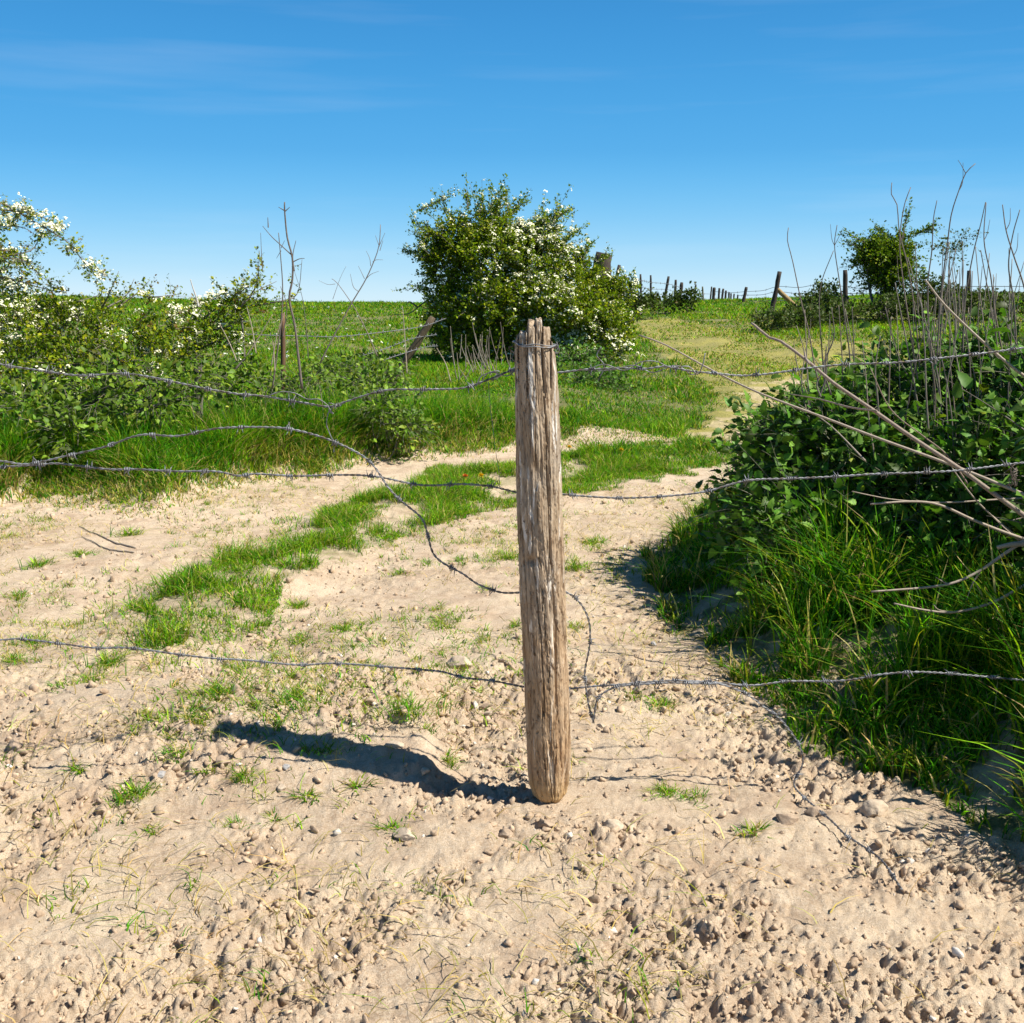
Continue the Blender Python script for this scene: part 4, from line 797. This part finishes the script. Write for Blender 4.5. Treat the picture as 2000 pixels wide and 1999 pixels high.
stick('dead_cane', [[(556, 395), (556, 412), (561, 464), (571, 504), (571, 547), (565, 584), (576, 638), (583, 700), (590, 760)], [(513, 442), (530, 462), (545, 476), (569, 498)], [(523, 425), (524, 445)], [(578, 470), (572, 500), (575, 530)], [(595, 505), (585, 506), (572, 512)], [(544, 405), (556, 412)], [(566, 405), (556, 414)], [(548, 560), (560, 600), (552, 660)]], 8.6, .010, (.07, .04, .03), 'tall dark dead stem with a forked top, left of the hawthorn', 'stem', gl)
stick('dead_cane', [[(544, 455), (548, 500), (552, 560), (550, 620), (540, 700), (532, 760)], [(540, 505), (549, 490)], [(556, 470), (549, 485)]], 8.7, .006, BRN, 'thinner dead stem beside the tall forked one', 'stem', gl)
stick('dead_cane', [[(509, 455), (511, 500), (513, 532)]], 8.8, .003, BRN, 'short thin dead twig above the hedge left of the forked stem', 'stem', gl)
stick('dead_cane', [[(743, 439), (742, 465), (737, 493), (715, 545), (686, 594), (650, 660), (625, 710)], [(748, 470), (742, 490)], [(748, 508), (735, 508), (728, 512)], [(715, 490), (722, 505), (724, 520)], [(700, 520), (712, 545)], [(684, 535), (690, 560), (700, 570)], [(740, 530), (725, 536), (715, 545)], [(752, 455), (741, 480)], [(733, 460), (741, 482)]], 8.9, .006, (.16, .12, .11), 'feathery dead stem leaning right against the sky', 'stem', gl)
stick('dead_cane', [[(648, 545), (660, 555), (690, 598), (715, 645), (737, 696)], [(676, 520), (664, 545), (650, 585)], [(622, 548), (640, 556), (655, 555)]], 8.9, .0045, (.18, .12, .1), 'thin dead stem leaning left across the feathery one', 'stem', gl)
stick('dead_cane', [[(575, 530), (590, 580), (598, 640), (602, 700)]], 8.7, .003, BRN, 'faint dead stem just right of the forked stem', 'stem', gl)
stick('dead_cane', [[(372, 546), (376, 560), (383, 580), (388, 600)]], 9.1, .007, (.62, .6, .58), 'bleached white twig sticking up from the hedge', 'stem', gl)
for q, lab in (([(533, 668), (535, 690), (537, 725)], 'pale dry stalk below the small brown field post'), ([(482, 600), (492, 640), (500, 690)], 'tan dry stalk in the hedge end, leftmost of three'), ([(532, 615), (505, 660), (482, 695)], 'tan dry stalk slanting left from the small brown field post'), ([(430, 635), (448, 670), (462, 705)], 'tan dry stalk low in the hedge'), ([(556, 610), (540, 660), (530, 715)], 'tan dry stalk next to the tall dead stem'), ([(786, 598), (790, 650), (795, 730)], 'thin brown stalk in front of the leaning fence post'), ([(853, 680), (870, 710), (880, 745)], 'thin brown stalk at the left foot of the hawthorn')):
    stick('dry_stalk', [q], 8.6, .0045, TAN, lab, 'stalk', gl)
for k in range(34):
    u = R.uniform(880, 1005); v = R.uniform(700, 745); l = R.uniform(30, 85); s = R.normal(-8, 14)
    stick('dry_stalk', [[(u+s, v-l), (u+s*.6, v-l*.5), (u, v)]], 14.5, .0055, (.40, .33, .24) if k % 2 else (.2, .14, .1), 'one of the dry stalks standing under the hawthorn', 'stalk', 'dry stalks under the hawthorn')
def lying(pts, r, col, lab):
    p = spline([G(u, v, relief)+[0, 0, .006] for u, v in pts], 20); p[:, 2] = height(p[:, 0], p[:, 1])+.006; b = MB(); b.tube(p, np.linspace(r*.5, r, len(p)), 5, col); tag(b.build('dry_stalk', m_bark), lab, 'stalk', 'stalks lying on the track')
lying([(155, 1030), (190, 1045), (225, 1062), (265, 1072)], .006, TAN, 'upper of two dry stalks lying on the left track'); lying([(160, 1050), (195, 1068), (225, 1077), (262, 1080)], .005, TAN, 'lower of two dry stalks lying on the left track')

# ------------------------------------------------------------------ old fences
def post_between(top, bot, Y, wpx, col, label, group, parent=None, name='fence_post', seed=0):
    a, c = P(*bot, Y), P(*top, Y); s = Y/FPX/cp; r = wpx*s/2; c0 = c; gz = float(relief(a[0], a[1]))
    if parent is None: a = a+(a-c)/np.linalg.norm(a-c)*max(.05, (a[2]-gz)+.1 if a[2] > gz else .05)
    rng = np.random.default_rng(seed+int(top[0])); m = 10; t = np.linspace(0, 1, m)[:, None]; p = a+(c-a)*t+rng.normal(0, r*.06, (m, 3)); b = MB()
    rr = r*(1+rng.normal(0, .04, m)); rr[-1] *= .86; b.tube(p, rr, 10, col); 
    return tag(b.build(name, m_old, parent), label if parent is None else None, 'post' if parent is None else None, group)
DW = (.045, .034, .027)
gp = 'fence posts along the skyline'
post_between((1178, 494), (1168, 640), 25, 36, (.055, .04, .03), 'thick dark square-looking post rising behind the right side of the hawthorn', 'fence posts along the skyline')
far = [((1210, 518), (1201, 556), 30, 7, 'leaning thin post just right of the thick dark one'), ((1222, 538), (1219, 572), 34, 5, 'left post of the crossed pair right of the hawthorn'), ((1224, 542), (1233, 570), 34, 4, 'right leaning post of the crossed pair right of the hawthorn'), ((1251, 536), (1252, 580), 38, 4, 'straight thin skyline post, first after the crossed pair'), ((1271, 538), (1271, 580), 40, 4, 'straight thin skyline post, second after the crossed pair'),
  ((1306, 540), (1298, 585), 42, 5, 'right-leaning skyline post above the left edge of the dry path'), ((1320, 547), (1318, 585), 44, 5, 'middle of three close posts above the dry path'), ((1332, 552), (1327, 588), 42, 7, 'thickest of three close posts above the dry path'), ((1359, 556), (1356, 588), 50, 3.5, 'lone thin post after the three close ones'), ((1372, 560), (1374, 590), 50, 3, 'pale slim stake after the lone thin post'),
  ((1390, 560), (1387, 590), 52, 3, 'slim stake touching the stouter post before the far row'), ((1395, 562), (1393, 590), 50, 6, 'stouter post at the start of the far row'), ((1405, 563), (1403, 592), 54, 4, 'second post of the far row'), ((1413, 564), (1409, 592), 56, 4, 'third post of the far row'), ((1418, 568), (1416, 592), 58, 4, 'fourth post of the far row'), ((1424, 571), (1423, 594), 60, 3.5, 'fifth post of the far row'),
  ((1428, 573), (1427, 594), 62, 3, 'sixth post of the far row'), ((1434, 574), (1432, 595), 64, 3, 'seventh post of the far row'), ((1441, 576), (1440, 595), 66, 3, 'last tiny post of the far row'), ((1458, 561), (1450, 598), 44, 6, 'separate leaning post left of the braced one'), ((1651, 527), (1651, 600), 33, 9, 'upright stout post right of the braced one'), ((1893, 529), (1890, 600), 33, 8, 'skyline post half hidden by stems near the right edge')]
for t_, bt, Y, w, lab in far: post_between(t_, bt, Y, w, (.14, .13, .07) if 'pale' in lab else DW, lab, gp)
rt = P(1507, 600, 32); root = empty('fence_post', rt, 'leaning skyline fence post propped by a diagonal timber brace', 'post', gp)
post_between((1523, 531), (1506, 615), 32, 9, DW, None, None, parent=root, name='upright'); q = post_between((1517, 564), (1556, 602), 32, 9, (.36, .25, .11), None, None, parent=root, name='brace'); q['label'] = 'orange lichen covered diagonal brace'
post_between((846, 620), (773, 735), 14.5, 15, (.11, .08, .045), 'old fence post leaning far to the right at the edge of the hawthorn', 'old posts in the left field')
post_between((552, 612), (553, 700), 11, 9, (.15, .08, .04), 'short brown field post behind the tall dead stem', 'old posts in the left field'); post_between((386, 672), (387, 720), 10.5, 16, (.17, .14, .12), 'grey weathered stump of a post poking out of the hedge', 'old posts in the left field')
def farwire(pts, Y, r, lab, grp='old fence wires'):
    b = MB(); yy = Y if not np.isscalar(Y) else (Y, Y); n = len(pts); p = spline([P(u, v, np.interp(i/(n-1), [0, 1], yy)) for i, (u, v) in enumerate(pts)], 60); b.tube(p, r, 5)
    for k in range(4, len(p)-2, 3):
        d = np.array([R.normal(0, .3), 0, 1.])*r*5; b.tube(np.array([p[k]-d, p[k], p[k]+d]), r*.8, 4)
    tag(b.build('fence_wire', m_wire), lab, 'wire', grp)
farwire([(445, 651), (520, 655), (600, 657), (657, 658), (740, 650), (824, 638), (871, 622)], (11, 14.6), .005, 'upper old wire running from the field to the leaning post')
farwire([(690, 700), (748, 683), (805, 662), (853, 654)], (13, 14.8), .005, 'second old wire at the leaning post'); farwire([(700, 722), (751, 703), (824, 680), (855, 676)], (13, 14.8), .005, 'lowest old wire at the leaning post')
farwire([(240, 705), (290, 690), (310, 680)], (8.8, 9.2), .003, 'bit of old wire showing in the left hedge')
farwire([(1210, 528), (1222, 545), (1252, 548), (1271, 552), (1304, 555), (1330, 562)], (30, 42), .008, 'upper wire from the thick post to the three close posts'); farwire([(1207, 540), (1221, 553), (1251, 560), (1271, 565), (1302, 566), (1330, 572), (1393, 575)], (30, 50), .008, 'lower wire from the thick post to the far row')
farwire([(1395, 570), (1430, 572), (1456, 570), (1490, 568), (1520, 560), (1560, 562), (1600, 556), (1651, 560), (1700, 565), (1780, 562), (1893, 560), (2000, 560)], (48, 32), .009, 'upper skyline wire through the braced post'); farwire([(1440, 578), (1456, 577), (1490, 576), (1518, 570), (1560, 574), (1600, 570), (1651, 573), (1760, 575), (1893, 572), (2000, 572)], (46, 32), .009, 'middle skyline wire through the braced post'); farwire([(1456, 588), (1513, 588), (1560, 586), (1651, 584), (1760, 585)], (44, 33), .009, 'lowest skyline wire through the braced post')

# ------------------------------------------------------------------ dandelions and daisies
for u, v, c, lab in ((1112, 884, (.85, .55, .01), 'yellow dandelion nearest the right side of the post'), (1172, 882, (.85, .58, .01), 'yellow dandelion in the middle of the grass right of the post'), (1213, 890, (.85, .6, .01), 'yellow dandelion farthest right of the post'), (940, 942, (.9, .62, .01), 'yellow flower just above the middle wire left of the post'), (909, 944, (.75, .22, .03), 'orange flower just above the middle wire left of the post')):
    p = G(u, v+6, relief); p[2] = Hs(p[0], p[1]); root = empty('dandelion', p, lab, 'flower', 'dandelions in the grass'); b = MB(); q = p+[0, 0, .07]; b.tube(np.array([p-[0, 0, .01], p+[.004, 0, .035], q]), .0022, 5, (.10, .2, .03)); b.build('stalk', m_grass, root)
    b = MB(); n = 60; d = rdir(n, .9); d[:, 1] -= .3; b.scatter(T_big(5, 0, .1, .16), np.tile(q, (n, 1)), frames(d, rdir(n, 1.)), np.full(n, .026), np.tile(c, (n, 1))); b.build('flower_head', m_blos, root)
b = MB(); N = 150; th = R.uniform(-rad(22), rad(0), N); r = np.exp(R.uniform(math.log(19), math.log(40), N)); x, y = r*np.sin(th), r*np.cos(th); pp = on_ground(x, y, .14); b.scatter(TF[0], pp, frames(rdir(N), rdir(N, 3.)), .02+.0009*r, np.tile([.75, .75, .68], (N, 1)))
tag(b.build('daisies', m_blos), 'tiny white daisies dotted over the left field', 'flowers', kind='stuff')
